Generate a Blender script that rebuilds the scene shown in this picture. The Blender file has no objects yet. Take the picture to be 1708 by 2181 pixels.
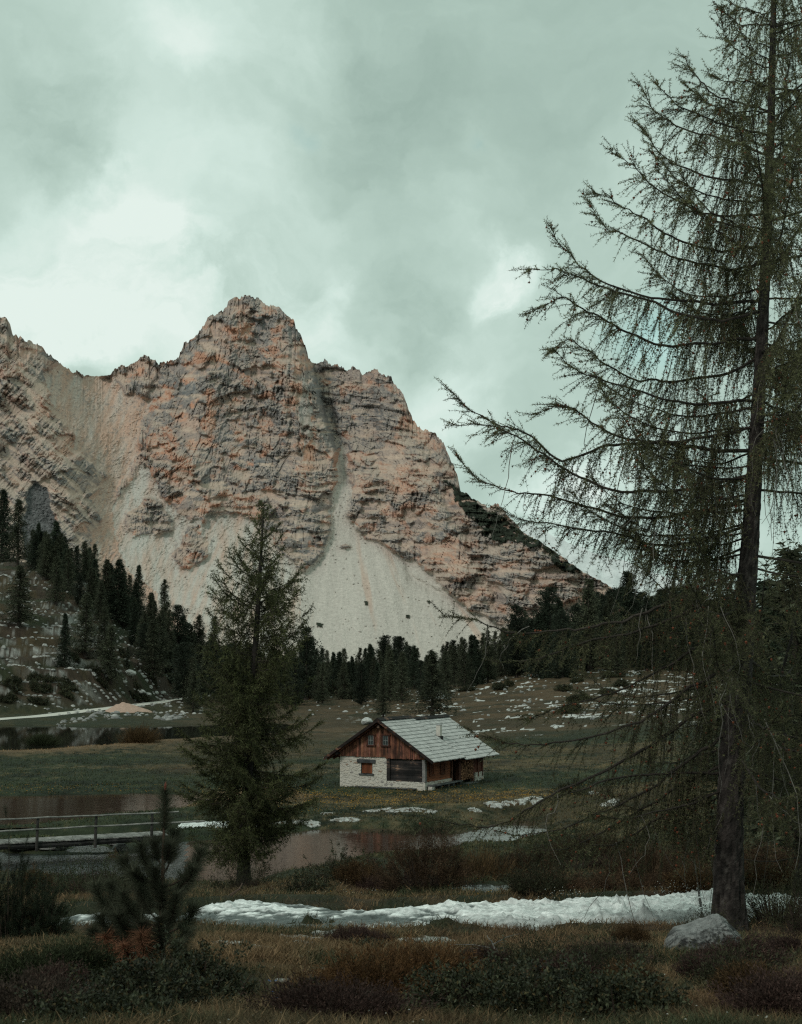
import bpy, math
import numpy as np
from math import radians, sin, cos, pi
R = np.random.default_rng(7)
C = bpy.context.scene.collection
F = 3029.0                      # focal length in units of a 1708 x 2181 picture
PITCH = math.atan(309.5 / F)
cp, sp = cos(PITCH), sin(PITCH)

def ray(px, row):
    """slope of the viewing ray per metre of forward distance"""
    px = np.asarray(px, float); u = 1090.5 - np.asarray(row, float)
    fw = F * cp - u * sp
    return (px - 854.0) / fw, (F * sp + u * cp) / fw
def P(px, row, Y):
    a, b = ray(px, row)
    return np.stack([a * Y, np.ones_like(a) * Y, b * Y], -1)
def ground_at(px, row, z):
    a, b = ray(px, row)
    Y = z / b
    return a * Y, Y
def proj(x, y, z):
    f = y * cp + z * sp; u = -y * sp + z * cp
    return 854 + F * x / f, 1090.5 - F * u / f

# ---------------------------------------------------------------- noise
def _h(ix, iy, iz, s):
    h = (ix.astype(np.int64) * 374761393 + iy.astype(np.int64) * 668265263 + iz.astype(np.int64) * 2147483647 + s * 974634777) & 0xffffffff
    h = ((h ^ (h >> 13)) * 1274126177) & 0xffffffff
    h = ((h ^ (h >> 15)) * 2246822519) & 0xffffffff
    return ((h ^ (h >> 14)) & 0xffffff) / 16777216.0
_AN = np.linspace(0, 2 * pi, 64, endpoint=False); _CA, _SA = np.cos(_AN), np.sin(_AN)
def perlin(x, y, s=0):
    x = np.asarray(x, float); y = np.asarray(y, float)
    xi = np.floor(x); yi = np.floor(y); fx = x - xi; fy = y - yi
    xi = xi.astype(np.int64); yi = yi.astype(np.int64); z = np.zeros_like(xi)
    def g(dx, dy):
        k = (_h(xi + dx, yi + dy, z, s) * 64).astype(int)
        return _CA[k] * (fx - dx) + _SA[k] * (fy - dy)
    u = fx * fx * fx * (fx * (fx * 6 - 15) + 10); v = fy * fy * fy * (fy * (fy * 6 - 15) + 10)
    a = g(0, 0); b = g(1, 0); c = g(0, 1); d = g(1, 1)
    return (a + (b - a) * u + ((c + (d - c) * u) - (a + (b - a) * u)) * v) * 1.5
def fbm(x, y, o=4, s=0, g=.5, l=2.03):
    t = 0; a = 1; n = 0
    for i in range(o):
        t = t + a * perlin(x, y, s + i * 17); n += a; a *= g; x = x * l + 3.1; y = y * l + 7.7
    return t / n
def ridged(x, y, o=4, s=0, g=.5):
    t = 0; a = 1; n = 0
    for i in range(o):
        t = t + a * (1 - 2 * np.abs(perlin(x, y, s + i * 13))); n += a; a *= g; x = x * 2.07 + 1.3; y = y * 2.07 + 4.1
    return t / n
def worley(x, y, s=0):
    """(cell id random, F1, F2-F1)"""
    xi = np.floor(x).astype(np.int64); yi = np.floor(y).astype(np.int64); z = np.zeros_like(xi)
    f1 = np.full(x.shape, 9.); f2 = np.full(x.shape, 9.); cid = np.zeros(x.shape)
    for dx in (-1, 0, 1):
        for dy in (-1, 0, 1):
            cx = xi + dx; cy = yi + dy
            px = cx + _h(cx, cy, z, s); py = cy + _h(cx, cy, z + 1, s)
            d = np.hypot(px - x, py - y)
            m = d < f1
            f2 = np.where(m, f1, np.minimum(f2, d)); f1 = np.where(m, d, f1)
            cid = np.where(m, _h(cx, cy, z + 2, s), cid)
    return cid, f1, f2 - f1
def sst(a, b, x):
    t = np.clip((np.asarray(x, float) - a) / (b - a), 0, 1); return t * t * (3 - 2 * t)
def lerp(a, b, t): return a + (b - a) * t
def mixc(a, b, t): return np.asarray(a, float) + (np.asarray(b, float) - np.asarray(a, float)) * np.asarray(t)[..., None]
def inpoly(x, y, poly):
    c = np.zeros(x.shape, bool); n = len(poly)
    for i in range(n):
        x1, y1 = poly[i]; x2, y2 = poly[(i + 1) % n]
        if y1 == y2: continue
        m = ((y1 > y) != (y2 > y)) & (x < (x2 - x1) * (y - y1) / (y2 - y1) + x1)
        c ^= m
    return c
def sdist(x, y, poly):
    """signed distance, negative inside"""
    d = np.full(x.shape, 1e9); n = len(poly)
    for i in range(n):
        x1, y1 = poly[i]; x2, y2 = poly[(i + 1) % n]
        ex, ey = x2 - x1, y2 - y1; L = ex * ex + ey * ey + 1e-12
        t = np.clip(((x - x1) * ex + (y - y1) * ey) / L, 0, 1)
        d = np.minimum(d, np.hypot(x - x1 - t * ex, y - y1 - t * ey))
    return np.where(inpoly(x, y, poly), -d, d)
def segdist(x, y, pts):
    d = np.full(np.shape(x), 1e9)
    for (x1, y1), (x2, y2) in zip(pts[:-1], pts[1:]):
        ex, ey = x2 - x1, y2 - y1; L = ex * ex + ey * ey + 1e-12
        t = np.clip(((x - x1) * ex + (y - y1) * ey) / L, 0, 1)
        d = np.minimum(d, np.hypot(x - x1 - t * ex, y - y1 - t * ey))
    return d
def blur(a, r, n=3, axes=(0, 1)):
    for _ in range(n):
        for ax in axes:
            p = [(0, 0)] * 2; p[ax] = (r + 1, r)
            c = np.cumsum(np.pad(a, p, mode='edge'), axis=ax)
            k = a.shape[ax]
            a = (np.take(c, range(2 * r + 1, 2 * r + 1 + k), ax) - np.take(c, range(0, k), ax)) / (2 * r + 1)
    return a

# ---------------------------------------------------------------- mesh helpers
def mesh_from(name, V, Q=None, T=None, mats=(), mi=None, col=None, smooth=False, parent=None, loc=None, attrs=None):
    """V (n,3); Q (m,4) and / or T (k,3); col per-vertex rgb"""
    V = np.ascontiguousarray(V, np.float32).reshape(-1, 3)
    me = bpy.data.meshes.new(name)
    nq = 0 if Q is None else len(Q); nt = 0 if T is None else len(T)
    parts = []
    if nq: parts.append(np.asarray(Q, np.int32).reshape(-1))
    if nt: parts.append(np.asarray(T, np.int32).reshape(-1))
    idx = np.concatenate(parts)
    me.vertices.add(len(V)); me.vertices.foreach_set('co', V.ravel())
    me.loops.add(len(idx)); me.loops.foreach_set('vertex_index', idx)
    me.polygons.add(nq + nt)
    ls = np.concatenate([np.arange(nq) * 4, nq * 4 + np.arange(nt) * 3]).astype(np.int32)
    me.polygons.foreach_set('loop_start', ls)
    me.update(calc_edges=True)
    for m in mats: me.materials.append(m)
    if mi is not None: me.polygons.foreach_set('material_index', np.asarray(mi, np.int32))
    me.polygons.foreach_set('use_smooth', np.full(nq + nt, smooth))
    if col is not None:
        a = me.color_attributes.new('tint', 'FLOAT_COLOR', 'POINT')
        c = np.ones((len(V), 4), np.float32); c[:, :3] = np.asarray(col).reshape(-1, 3)
        a.data.foreach_set('color', c.ravel())
    for k, v in (attrs or {}).items():
        a = me.attributes.new(k, 'FLOAT', 'POINT'); a.data.foreach_set('value', np.asarray(v, np.float32).ravel())
    o = bpy.data.objects.new(name, me); C.objects.link(o)
    if parent is not None: o.parent = parent
    if loc is not None: o.location = loc
    return o
def gridq(nr, nc):
    i = np.arange(nr - 1)[:, None] * nc + np.arange(nc - 1)[None, :]
    i = i.ravel()
    return np.stack([i, i + 1, i + nc + 1, i + nc], -1)
def tag(o, label=None, cat=None, group=None, kind=None):
    if label: o['label'] = label
    if cat: o['category'] = cat
    if group: o['group'] = group
    if kind: o['kind'] = kind
    return o
def empty(name, loc, rz=0, label=None, cat=None, group=None):
    o = bpy.data.objects.new(name, None); C.objects.link(o); o.location = loc; o.rotation_euler = (0, 0, rz)
    o.empty_display_size = .2
    return tag(o, label, cat, group)
class MB:
    """collects pieces into ONE mesh"""
    def __init__(s): s.V = []; s.Q = []; s.T = []; s.C = []; s.QM = []; s.TM = []; s.n = 0
    def add(s, V, Q=None, T=None, col=(1, 1, 1), m=0):
        V = np.asarray(V, float).reshape(-1, 3)
        if Q is not None and len(Q): s.Q.append(np.asarray(Q) + s.n); s.QM.append(np.full(len(Q), m))
        if T is not None and len(T): s.T.append(np.asarray(T) + s.n); s.TM.append(np.full(len(T), m))
        c = np.asarray(col, float)
        if c.ndim == 1: c = np.tile(c, (len(V), 1))
        s.V.append(V); s.C.append(c); s.n += len(V)
    def box(s, x0, x1, y0, y1, z0, z1, col=(1, 1, 1), m=0, M=None):
        V = np.array([[x, y, z] for z in (z0, z1) for y in (y0, y1) for x in (x0, x1)], float)
        if M is not None: V = M(V)
        s.add(V, [[0, 2, 3, 1], [4, 5, 7, 6], [0, 1, 5, 4], [2, 6, 7, 3], [0, 4, 6, 2], [1, 3, 7, 5]], col=col, m=m)
    def tube(s, pts, rad, n=5, col=(1, 1, 1), m=0, cap=True):
        pts = np.asarray(pts, float); k = len(pts); rad = np.broadcast_to(rad, (k,)).astype(float)
        d = np.gradient(pts, axis=0); d /= np.linalg.norm(d, axis=1)[:, None] + 1e-9
        ref = np.array([0, 0, 1.]) if abs(d[:, 2]).mean() < .8 else np.array([1., 0, 0])
        a = np.cross(d, ref); a /= np.linalg.norm(a, axis=1)[:, None] + 1e-9
        b = np.cross(d, a)
        th = np.arange(n) * 2 * pi / n
        V = pts[:, None] + rad[:, None, None] * (np.cos(th)[None, :, None] * a[:, None] + np.sin(th)[None, :, None] * b[:, None])
        i = np.arange(k - 1)[:, None] * n; j = np.arange(n)[None]
        q = np.stack([i + j, i + (j + 1) % n, i + n + (j + 1) % n, i + n + j], -1).reshape(-1, 4)
        T = None
        V = V.reshape(-1, 3)
        if cap and n > 2:
            T = [[0, l + 1, l] for l in range(1, n - 1)] + [[(k - 1) * n, (k - 1) * n + l, (k - 1) * n + l + 1] for l in range(1, n - 1)]
        s.add(V, q, T, col=col, m=m)
    def build(s, name, mats, parent=None, smooth=False, loc=None):
        if not isinstance(mats, (list, tuple)): mats = [mats]
        Q = np.concatenate(s.Q) if s.Q else None; T = np.concatenate(s.T) if s.T else None
        mi = np.concatenate(s.QM + s.TM)
        return mesh_from(name, np.concatenate(s.V), Q, T, mats, mi, np.concatenate(s.C), smooth, parent, loc)

# ---------------------------------------------------------------- materials
def new_mat(name):
    m = bpy.data.materials.new(name); m.use_nodes = True
    nt = m.node_tree; b = nt.nodes['Principled BSDF']; b.inputs['Specular IOR Level'].default_value = .25
    return m, nt, b
def N(nt, t, **k):
    n = nt.nodes.new(t)
    for a, v in k.items():
        if a in n.inputs: n.inputs[a].default_value = v
        else: setattr(n, a, v)
    return n
def tint_mat(name, rough=.9, n1=8., a1=.35, n2=60., a2=.25, bump=0., bscale=30., bdist=.02, spec=.2, transl=0., coord='Object', tintmul=1.):
    """vertex tint x two scales of procedural noise, with bump"""
    m, nt, b = new_mat(name); L = nt.links
    at = N(nt, 'ShaderNodeAttribute', attribute_name='tint')
    tc = N(nt, 'ShaderNodeTexCoord')
    x = at.outputs['Color']
    for sc, am in ((n1, a1), (n2, a2)):
        if am <= 0: continue
        no = N(nt, 'ShaderNodeTexNoise', Scale=sc, Detail=4., Roughness=.65); L.new(tc.outputs[coord], no.inputs['Vector'])
        mr = N(nt, 'ShaderNodeMapRange'); L.new(no.outputs['Fac'], mr.inputs['Value'])
        mr.inputs['From Min'].default_value = .25; mr.inputs['From Max'].default_value = .75
        mr.inputs['To Min'].default_value = 1 - am; mr.inputs['To Max'].default_value = 1 + am
        vm = N(nt, 'ShaderNodeVectorMath', operation='SCALE'); L.new(x, vm.inputs[0]); L.new(mr.outputs[0], vm.inputs['Scale'])
        x = vm.outputs[0]
    L.new(x, b.inputs['Base Color'])
    b.inputs['Roughness'].default_value = rough; b.inputs['Specular IOR Level'].default_value = spec
    if bump > 0:
        no = N(nt, 'ShaderNodeTexNoise', Scale=bscale, Detail=6., Roughness=.7); L.new(tc.outputs[coord], no.inputs['Vector'])
        bp = N(nt, 'ShaderNodeBump', Strength=bump, Distance=bdist); L.new(no.outputs['Fac'], bp.inputs['Height']); L.new(bp.outputs[0], b.inputs['Normal'])
    if transl > 0:
        tr = N(nt, 'ShaderNodeBsdfTranslucent'); L.new(x, tr.inputs['Color'])
        mx = N(nt, 'ShaderNodeMixShader', Fac=transl); L.new(b.outputs[0], mx.inputs[1]); L.new(tr.outputs[0], mx.inputs[2])
        L.new(mx.outputs[0], nt.nodes['Material Output'].inputs['Surface'])
    return m

# ---------------------------------------------------------------- camera, light, sky
cam = bpy.data.cameras.new('camera'); co = bpy.data.objects.new('camera', cam); C.objects.link(co)
co.location = (0, 0, 0); co.rotation_euler = (pi / 2 + PITCH, 0, 0)
cam.sensor_fit = 'VERTICAL'; cam.sensor_height = 36; cam.sensor_width = 36; cam.lens = 50
cam.clip_start = .1; cam.clip_end = 30000
cam.dof.use_dof = True; cam.dof.focus_distance = 40; cam.dof.aperture_fstop = 8
S = bpy.context.scene; S.camera = co
S.view_settings.view_transform = 'Standard'; S.view_settings.look = 'None'; S.view_settings.exposure = 0; S.view_settings.gamma = 1
S.cycles.max_bounces = 6; S.cycles.diffuse_bounces = 2; S.cycles.glossy_bounces = 3; S.cycles.transparent_max_bounces = 8
S.cycles.use_denoising = False; S.cycles.filter_width = 1.25
EL, AZ = radians(40), radians(218)      # sun high behind the camera's left shoulder
sun = bpy.data.lights.new('sun', 'SUN'); sun.energy = 1.2; sun.angle = radians(12); sun.color = (1, .95, .90)
so = bpy.data.objects.new('sun', sun); C.objects.link(so)
# direction towards the sun
sd = np.array([sin(AZ) * cos(EL), cos(AZ) * cos(EL), sin(EL)])
from mathutils import Vector
so.rotation_euler = Vector(sd).to_track_quat('Z', 'Y').to_euler()

def make_world():
    w = bpy.data.worlds.new('World'); S.world = w; w.use_nodes = True
    nt = w.node_tree; L = nt.links; bg = nt.nodes['Background']; bg.inputs['Strength'].default_value = .1
    sky = N(nt, 'ShaderNodeTexSky'); sky.sky_type = 'NISHITA'; sky.sun_disc = False; sky.sun_elevation = EL; sky.sun_rotation = AZ
    tc = N(nt, 'ShaderNodeTexCoord'); g = tc.outputs['Generated']
    nw = N(nt, 'ShaderNodeTexNoise', Scale=3.2, Detail=3., Roughness=.55); L.new(g, nw.inputs['Vector'])
    ws = N(nt, 'ShaderNodeVectorMath', operation='SUBTRACT'); L.new(nw.outputs['Color'], ws.inputs[0]); ws.inputs[1].default_value = (.5, .5, .5)
    wm = N(nt, 'ShaderNodeVectorMath', operation='MULTIPLY_ADD'); L.new(ws.outputs[0], wm.inputs[0]); wm.inputs[1].default_value = (.2, .2, .2); L.new(g, wm.inputs[2])
    nw2 = N(nt, 'ShaderNodeTexNoise', Scale=13., Detail=8., Roughness=.6); L.new(g, nw2.inputs['Vector'])
    ws2 = N(nt, 'ShaderNodeVectorMath', operation='SUBTRACT'); L.new(nw2.outputs['Color'], ws2.inputs[0]); ws2.inputs[1].default_value = (.5, .5, .5)
    wm2 = N(nt, 'ShaderNodeVectorMath', operation='MULTIPLY_ADD'); L.new(ws2.outputs[0], wm2.inputs[0]); wm2.inputs[1].default_value = (.085, .085, .085); L.new(wm.outputs[0], wm2.inputs[2])
    wv = wm2.outputs[0]
    mp = N(nt, 'ShaderNodeMapping'); L.new(wv, mp.inputs['Vector']); mp.inputs['Scale'].default_value = (1, 1, 1.9)
    n1 = N(nt, 'ShaderNodeTexNoise', Scale=3.6, Detail=7., Roughness=.5); L.new(mp.outputs[0], n1.inputs['Vector'])
    acc = N(nt, 'ShaderNodeMath', operation='MULTIPLY_ADD'); L.new(n1.outputs['Fac'], acc.inputs[0]); acc.inputs[1].default_value = 1.5; acc.inputs[2].default_value = -.26
    base_val = acc.outputs[0]; val = None
    n2 = N(nt, 'ShaderNodeTexNoise', Scale=7.5, Detail=9., Roughness=.58); L.new(mp.outputs[0], n2.inputs['Vector'])
    m2 = N(nt, 'ShaderNodeMapRange'); L.new(n2.outputs['Fac'], m2.inputs['Value']); m2.inputs['From Min'].default_value = .36; m2.inputs['From Max'].default_value = .62; m2.inputs['To Min'].default_value = .25; m2.inputs['To Max'].default_value = 1.75
    # banks of thicker and thinner cloud: (px,row) direction, radius (tan), strength
    for px, row, r, k in SKYBLOBS:
        a, b = ray(px, row); v = np.array([float(a), 1., float(b)]); v /= np.linalg.norm(v)
        d = N(nt, 'ShaderNodeVectorMath', operation='DISTANCE'); L.new(wv, d.inputs[0]); d.inputs[1].default_value = tuple(v)
        mr = N(nt, 'ShaderNodeMapRange', interpolation_type='SMOOTHERSTEP'); L.new(d.outputs['Value'], mr.inputs['Value'])
        mr.inputs['From Min'].default_value = 0; mr.inputs['From Max'].default_value = r / F
        mr.inputs['To Min'].default_value = k; mr.inputs['To Max'].default_value = 0
        if val is None: val = mr.outputs[0]
        else:
            ad = N(nt, 'ShaderNodeMath', operation='ADD'); L.new(val, ad.inputs[0]); L.new(mr.outputs[0], ad.inputs[1]); val = ad.outputs[0]
    mm = N(nt, 'ShaderNodeMath', operation='MULTIPLY_ADD'); L.new(val, mm.inputs[0]); L.new(m2.outputs[0], mm.inputs[1]); L.new(base_val, mm.inputs[2]); val = mm.outputs[0]
    cr = N(nt, 'ShaderNodeValToRGB'); L.new(val, cr.inputs['Fac'])
    st = [(.18, (3.3, 4.5, 3.95)), (.40, (4.15, 5.5, 4.85)), (.56, (4.95, 6.4, 5.7)), (.74, (6.3, 7.8, 7.1)), (.95, (7.7, 8.8, 8.2))]
    e = cr.color_ramp.elements
    e[0].position, e[1].position = st[0][0], st[-1][0]; e[0].color = (*st[0][1], 1); e[1].color = (*st[-1][1], 1)
    for p_, c_ in st[1:-1]:
        x = e.new(p_); x.color = (*c_, 1)
    # a few thin gaps that let the blue through
    hol = None
    for px, row, r, k in ((1080, 312, 60, .35), (1400, 760, 150, .4), (670, 340, 60, .2)):
        a, b = ray(px, row); v = np.array([float(a), 1., float(b)]); v /= np.linalg.norm(v)
        d = N(nt, 'ShaderNodeVectorMath', operation='DISTANCE'); L.new(wv, d.inputs[0]); d.inputs[1].default_value = tuple(v)
        mr = N(nt, 'ShaderNodeMapRange', interpolation_type='SMOOTHERSTEP'); L.new(d.outputs['Value'], mr.inputs['Value'])
        mr.inputs['From Min'].default_value = 0; mr.inputs['From Max'].default_value = r / F
        mr.inputs['To Min'].default_value = k; mr.inputs['To Max'].default_value = 0
        if hol is None: hol = mr.outputs[0]
        else:
            ad = N(nt, 'ShaderNodeMath', operation='ADD'); L.new(hol, ad.inputs[0]); L.new(mr.outputs[0], ad.inputs[1]); hol = ad.outputs[0]
    bs = N(nt, 'ShaderNodeVectorMath', operation='MULTIPLY'); L.new(sky.outputs[0], bs.inputs[0]); bs.inputs[1].default_value = (.9, 1.5, 1.05)
    mx = N(nt, 'ShaderNodeMix', data_type='RGBA'); L.new(hol, mx.inputs['Factor']); L.new(cr.outputs['Color'], mx.inputs['A']); L.new(bs.outputs[0], mx.inputs['B'])
    L.new(mx.outputs['Result'], bg.inputs['Color'])
SKYBLOBS = [(120, 560, 300, .26), (250, 450, 120, .16), (330, 640, 260, .22), (560, 640, 190, .20), (640, 590, 90, .16), (650, 730, 110, .14), (20, 640, 220, .14), (1060, 555, 130, .34), (1100, 580, 70, .20), (420, 150, 150, .10), (980, 870, 190, .18),
            (1190, 1090, 200, .30), (235, 745, 100, .20), (1330, 1000, 220, .18), (1400, 800, 90, .2), (860, 280, 300, -.16), (840, 650, 190, -.24), (960, 760, 170, -.12), (780, -60, 500, -.12), (60, 340, 240, -.20), (110, 250, 260, -.10),
            (1250, 60, 500, -.06), (100, 765, 130, -.16), (1290, 320, 300, -.02), (600, 420, 160, .06)]
make_world()
# ---------------------------------------------------------------- the mountain
SKY = [(-120, 640), (-60, 655), (0, 676), (15, 682), (19, 716), (60, 722), (85, 735), (120, 768), (150, 788), (178, 799), (200, 801), (235, 798), (245, 783), (272, 778), (285, 770), (303, 758),
       (318, 763), (330, 762), (335, 772), (350, 776), (362, 770), (380, 757), (390, 735), (412, 720), (425, 702), (445, 672), (468, 664), (480, 655), (488, 641), (505, 635), (530, 632), (550, 634), (560, 643), (575, 646), (595, 652), (607, 668), (625, 680),
       (630, 700), (640, 708), (652, 742), (657, 762), (664, 770), (672, 772), (690, 770), (705, 777), (720, 775), (735, 781), (752, 783), (766, 788), (771, 804), (778, 800), (784, 790), (800, 787), (815, 792), (832, 802), (845, 822), (856, 838),
       (866, 860), (880, 893), (900, 915), (915, 920), (938, 932), (948, 955), (962, 985), (974, 1010), (981, 1046), (1000, 1056), (1020, 1068), (1040, 1082), (1050, 1078), (1058, 1075), (1068, 1082), (1078, 1096), (1110, 1130),
       (1150, 1152), (1200, 1188), (1240, 1218), (1290, 1243), (1340, 1285), (1400, 1330), (1470, 1370), (1560, 1400)]
SCREE = [  # pale or brown debris (polygon, tone 0 = pale grey, 1 = pinkish brown)
    ([(733, 1020), (745, 1045), (745, 1100), (762, 1135), (800, 1160), (850, 1180), (905, 1212), (940, 1240), (960, 1272), (1005, 1300), (1042, 1320), (1085, 1338), (1110, 1460), (600, 1460), (640, 1330), (632, 1265), (640, 1225), (668, 1205), (690, 1172), (706, 1130), (700, 1092), (708, 1060)], 0.),
    ([(300, 988), (318, 1000), (338, 1040), (352, 1068), (385, 1092), (405, 1112), (440, 1093), (505, 1090), (545, 1110), (575, 1140), (600, 1180), (645, 1225), (660, 1460), (280, 1460), (250, 1290), (228, 1215), (215, 1155), (225, 1100), (262, 1050)], .25),
    ([(196, 800), (240, 803), (262, 838), (332, 850), (315, 880), (297, 905), (298, 960), (262, 1020), (238, 1090), (226, 1160), (188, 1150), (222, 1105), (190, 1060), (228, 1012), (196, 975), (214, 930), (176, 890), (160, 850), (120, 815), (150, 798)], .75),
    ([(190, 1165), (205, 1120), (232, 1090), (262, 1190), (300, 1240), (330, 1262), (352, 1300), (395, 1330), (420, 1460), (200, 1460), (240, 1290), (215, 1215)], .9),
    ([(130, 770), (175, 800), (205, 900), (228, 960), (196, 1018), (204, 975), (165, 960), (150, 910), (110, 860), (95, 800)], .7),
    ([(640, 1225), (668, 1200), (690, 1260), (660, 1330), (640, 1330)], .5),
    ([(730, 935), (745, 960), (738, 1010), (745, 1040), (720, 1060), (718, 1000)], .6),
]
ROCKISLE = [[(262, 1108), (285, 1080), (318, 1058), (345, 1075), (352, 1092), (366, 1112), (358, 1135), (325, 1138), (285, 1140)],
            [(360, 1185), (385, 1160), (398, 1120), (418, 1118), (432, 1130), (440, 1170), (430, 1195), (405, 1215), (385, 1205)],
            [(752, 1118), (770, 1105), (800, 1120), (812, 1140), (790, 1152)], [(725, 1160), (745, 1158), (746, 1168), (728, 1170)],
            [(748, 1085), (778, 1082), (785, 1098), (760, 1105)], [(425, 1095), (440, 1090), (440, 1110), (428, 1112)]]
PINE = [[(776, 1280), (784, 1281), (783, 1289), (777, 1288)], [(864, 1309), (873, 1310), (872, 1316), (865, 1315)], [(674, 1326), (688, 1328), (686, 1337), (675, 1336)], [(908, 1279), (917, 1281), (914, 1286)], [(940, 1018), (968, 1040), (985, 1045), (1040, 1085), (1078, 1100), (1112, 1135), (1112, 1152), (1060, 1156), (1030, 1140), (1006, 1112), (985, 1080), (962, 1045)],
        [(1128, 1140), (1160, 1158), (1205, 1190), (1236, 1215), (1228, 1224), (1190, 1206), (1160, 1178), (1140, 1160)], [(1085, 1120), (1130, 1140), (1150, 1170), (1120, 1160)]]
DARKRUB = [(72, 1028), (98, 1040), (120, 1110), (150, 1190), (160, 1240), (60, 1260), (50, 1120), (62, 1060)]

def make_mountain():
    nc, nr = 980, 620
    px1 = np.linspace(-110, 1500, nc)
    top = np.interp(px1, [p[0] for p in SKY], [p[1] for p in SKY])
    rough = np.interp(px1, [0, 170, 235, 250, 1000, 1150, 1400], [1, 1, .1, 1, 1, .5, .3])
    cidj, _, _ = worley(px1 / 11.0, px1 * 0 + .3, 5)
    cidk, _, _ = worley(px1 / 4.0, px1 * 0 + .3, 6)
    top = top - rough * ((cidj - .5) * 7 + (cidk - .5) * 5 + 7 * fbm(px1 / 40, px1 * 0, 4, 3))
    v = np.linspace(0, 1, nr)[:, None]
    k_ = np.exp(-(np.arange(-45, 46) / 22.) ** 2); k_ /= k_.sum()
    ts = np.convolve(np.pad(top, 45, mode='edge'), k_, 'valid')
    row = ts[None] + (1450 - ts[None]) * v + (top - ts)[None] * np.maximum(0, 1 - v / .16) ** 2
    px = np.broadcast_to(px1[None], row.shape)
    wx = px + 17 * fbm(px / 38, row / 38, 6, 11, .58); wy = row + 17 * fbm(px / 38, row / 38, 6, 12, .58)
    scree = np.zeros(px.shape); tone = np.zeros(px.shape)
    for poly, tn in SCREE:
        m = inpoly(wx, wy, poly); scree = np.where(m, 1, scree); tone = np.where(m, tn, tone)
    for poly in ROCKISLE: scree = np.where(inpoly(wx, wy, poly), 0, scree)
    dark = inpoly(wx, wy, DARKRUB).astype(float)
    w4 = fbm(px / 14, row / 9, 4, 31)
    pine = np.zeros(px.shape)
    for poly in PINE: pine = np.maximum(pine, inpoly(wx + 14 * w4, wy + 14 * w4, poly) if len(poly) > 4 or poly[0][0] > 1000 else inpoly(px + 0., row + 0., poly))
    pine *= (w4 > -.28)
    rock = (1 - scree) * (1 - dark)
    left = sst(330, 200, px)                  # the dipping slabs of the left flank
    # rocky ribs breaking through the debris, debris aprons lying on the rock
    dipx = (px * .76 + row * .65); dipy = (-px * .65 + row * .76)      # along / across the dip of the left slabs
    chute = fbm(dipx / 70, dipy / 14, 4, 41)
    low = sst(900, 1100, row)
    deb = np.where(left > .5, sst(.02, .22, chute + .08 * low), 0)
    ledge = fbm(px / 60 + .3 * fbm(px / 50, row / 50, 2, 5), row / 11, 4, 47)
    deb = np.maximum(deb, (1 - left) * sst(.12, .30, ledge + .10 * sst(930, 1060, row) - .02))
    deb = deb * rock * (1 - pine)
    sc_soft = blur(scree + dark * .8, 3)
    rk = blur(rock, 2)
    # slope of the ground, then depth by integrating upwards
    slope = np.where(scree > 0, .62, 1.35)
    slope = np.where(dark > 0, .7, slope)
    slope = blur(np.log(slope), 14)
    slope = np.exp(slope)
    _, t = ray(px, row)
    dt = -np.diff(t, axis=0)
    lnY = np.zeros(px.shape)
    g = dt / np.maximum(.5 * (slope[1:] + slope[:-1]) - .5 * (t[1:] + t[:-1]), .25)
    lnY[:-1] = np.cumsum(g[::-1], axis=0)[::-1]
    Y = 1400 * np.exp(lnY)
    Y = blur(Y, 8); Y = blur(Y, 42, 3, (1,))
    # big forms: behind the main peak stands the second summit, gullies cut in, buttresses stand out
    Y += 70 * sst(-4, 4, px - np.interp(row, [760, 800, 880, 960, 1030], [662, 668, 688, 715, 733])) * sst(1060, 900, row)
    def gully(pts, w, dep):
        d = segdist(wx, wy, pts); return dep * np.exp(-(d / w) ** 2)
    Y += gully([(200, 790), (235, 860), (262, 920), (258, 1000), (232, 1090), (225, 1160)], 60, 24)
    Y += gully([(668, 770), (690, 860), (722, 950), (735, 1030)], 16, 18)
    Y += gully([(552, 690), (548, 780), (560, 860), (600, 950), (620, 1050)], 14, 7)
    Y += gully([(352, 776), (330, 840), (305, 900)], 14, 12)
    Y += gully([(780, 800), (790, 880), (800, 960), (820, 1060)], 10, 9)
    Y += gully([(920, 930), (915, 1000), (960, 1080), (1010, 1160), (1050, 1250), (1065, 1330)], 12, 14)
    Y += gully([(860, 1180), (880, 1240), (960, 1270)], 8, 8)
    Y -= gully([(500, 650), (420, 830), (400, 960), (420, 1060)], 60, 26)
    Y -= gully([(600, 680), (640, 860), (650, 1000), (640, 1130)], 42, 24)
    Y -= gully([(830, 820), (880, 960), (940, 1100), (980, 1240)], 50, 22)
    Y -= gully([(0, 700), (80, 850), (130, 1000), (180, 1180)], 60, 22)
    Y -= 8 * rk
    Y = blur(Y, 1, 2)
    # relief of the rock
    dx = px + 5 * fbm(px / 60, row / 60, 3, 21); dyr = row + 9 * fbm(px / 120, row / 60, 2, 22)
    tx_ = np.linspace(-200, 1600, 400); tl_ = np.cumsum(np.interp(tx_, [240, 330, 450, 570, 680, 900, 1300], [.5, .6, .45, .05, -.12, -.08, -.2])) * (tx_[1] - tx_[0])
    bedc = lerp(dyr + np.interp(px, tx_, tl_), dipy + 8 * fbm(px / 50, row / 50, 3, 23), left)
    joint = lerp(dx + .12 * row, dipx, left)
    rel = np.zeros(px.shape)
    rel += 10 * ridged(joint / 105, bedc / 260, 3, 51) + 10 * ridged(joint / 36, bedc / 130, 3, 52) + 5.5 * ridged(joint / 12, bedc / 44, 2, 53)
    bm = np.clip(.55 + 1.3 * fbm(px / 70, row / 70, 2, 54) + .5 * sst(660, 760, px) + .3 * sst(950, 1080, row) - .45 * sst(900, 780, row) * sst(680, 640, px), .1, 2)
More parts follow.
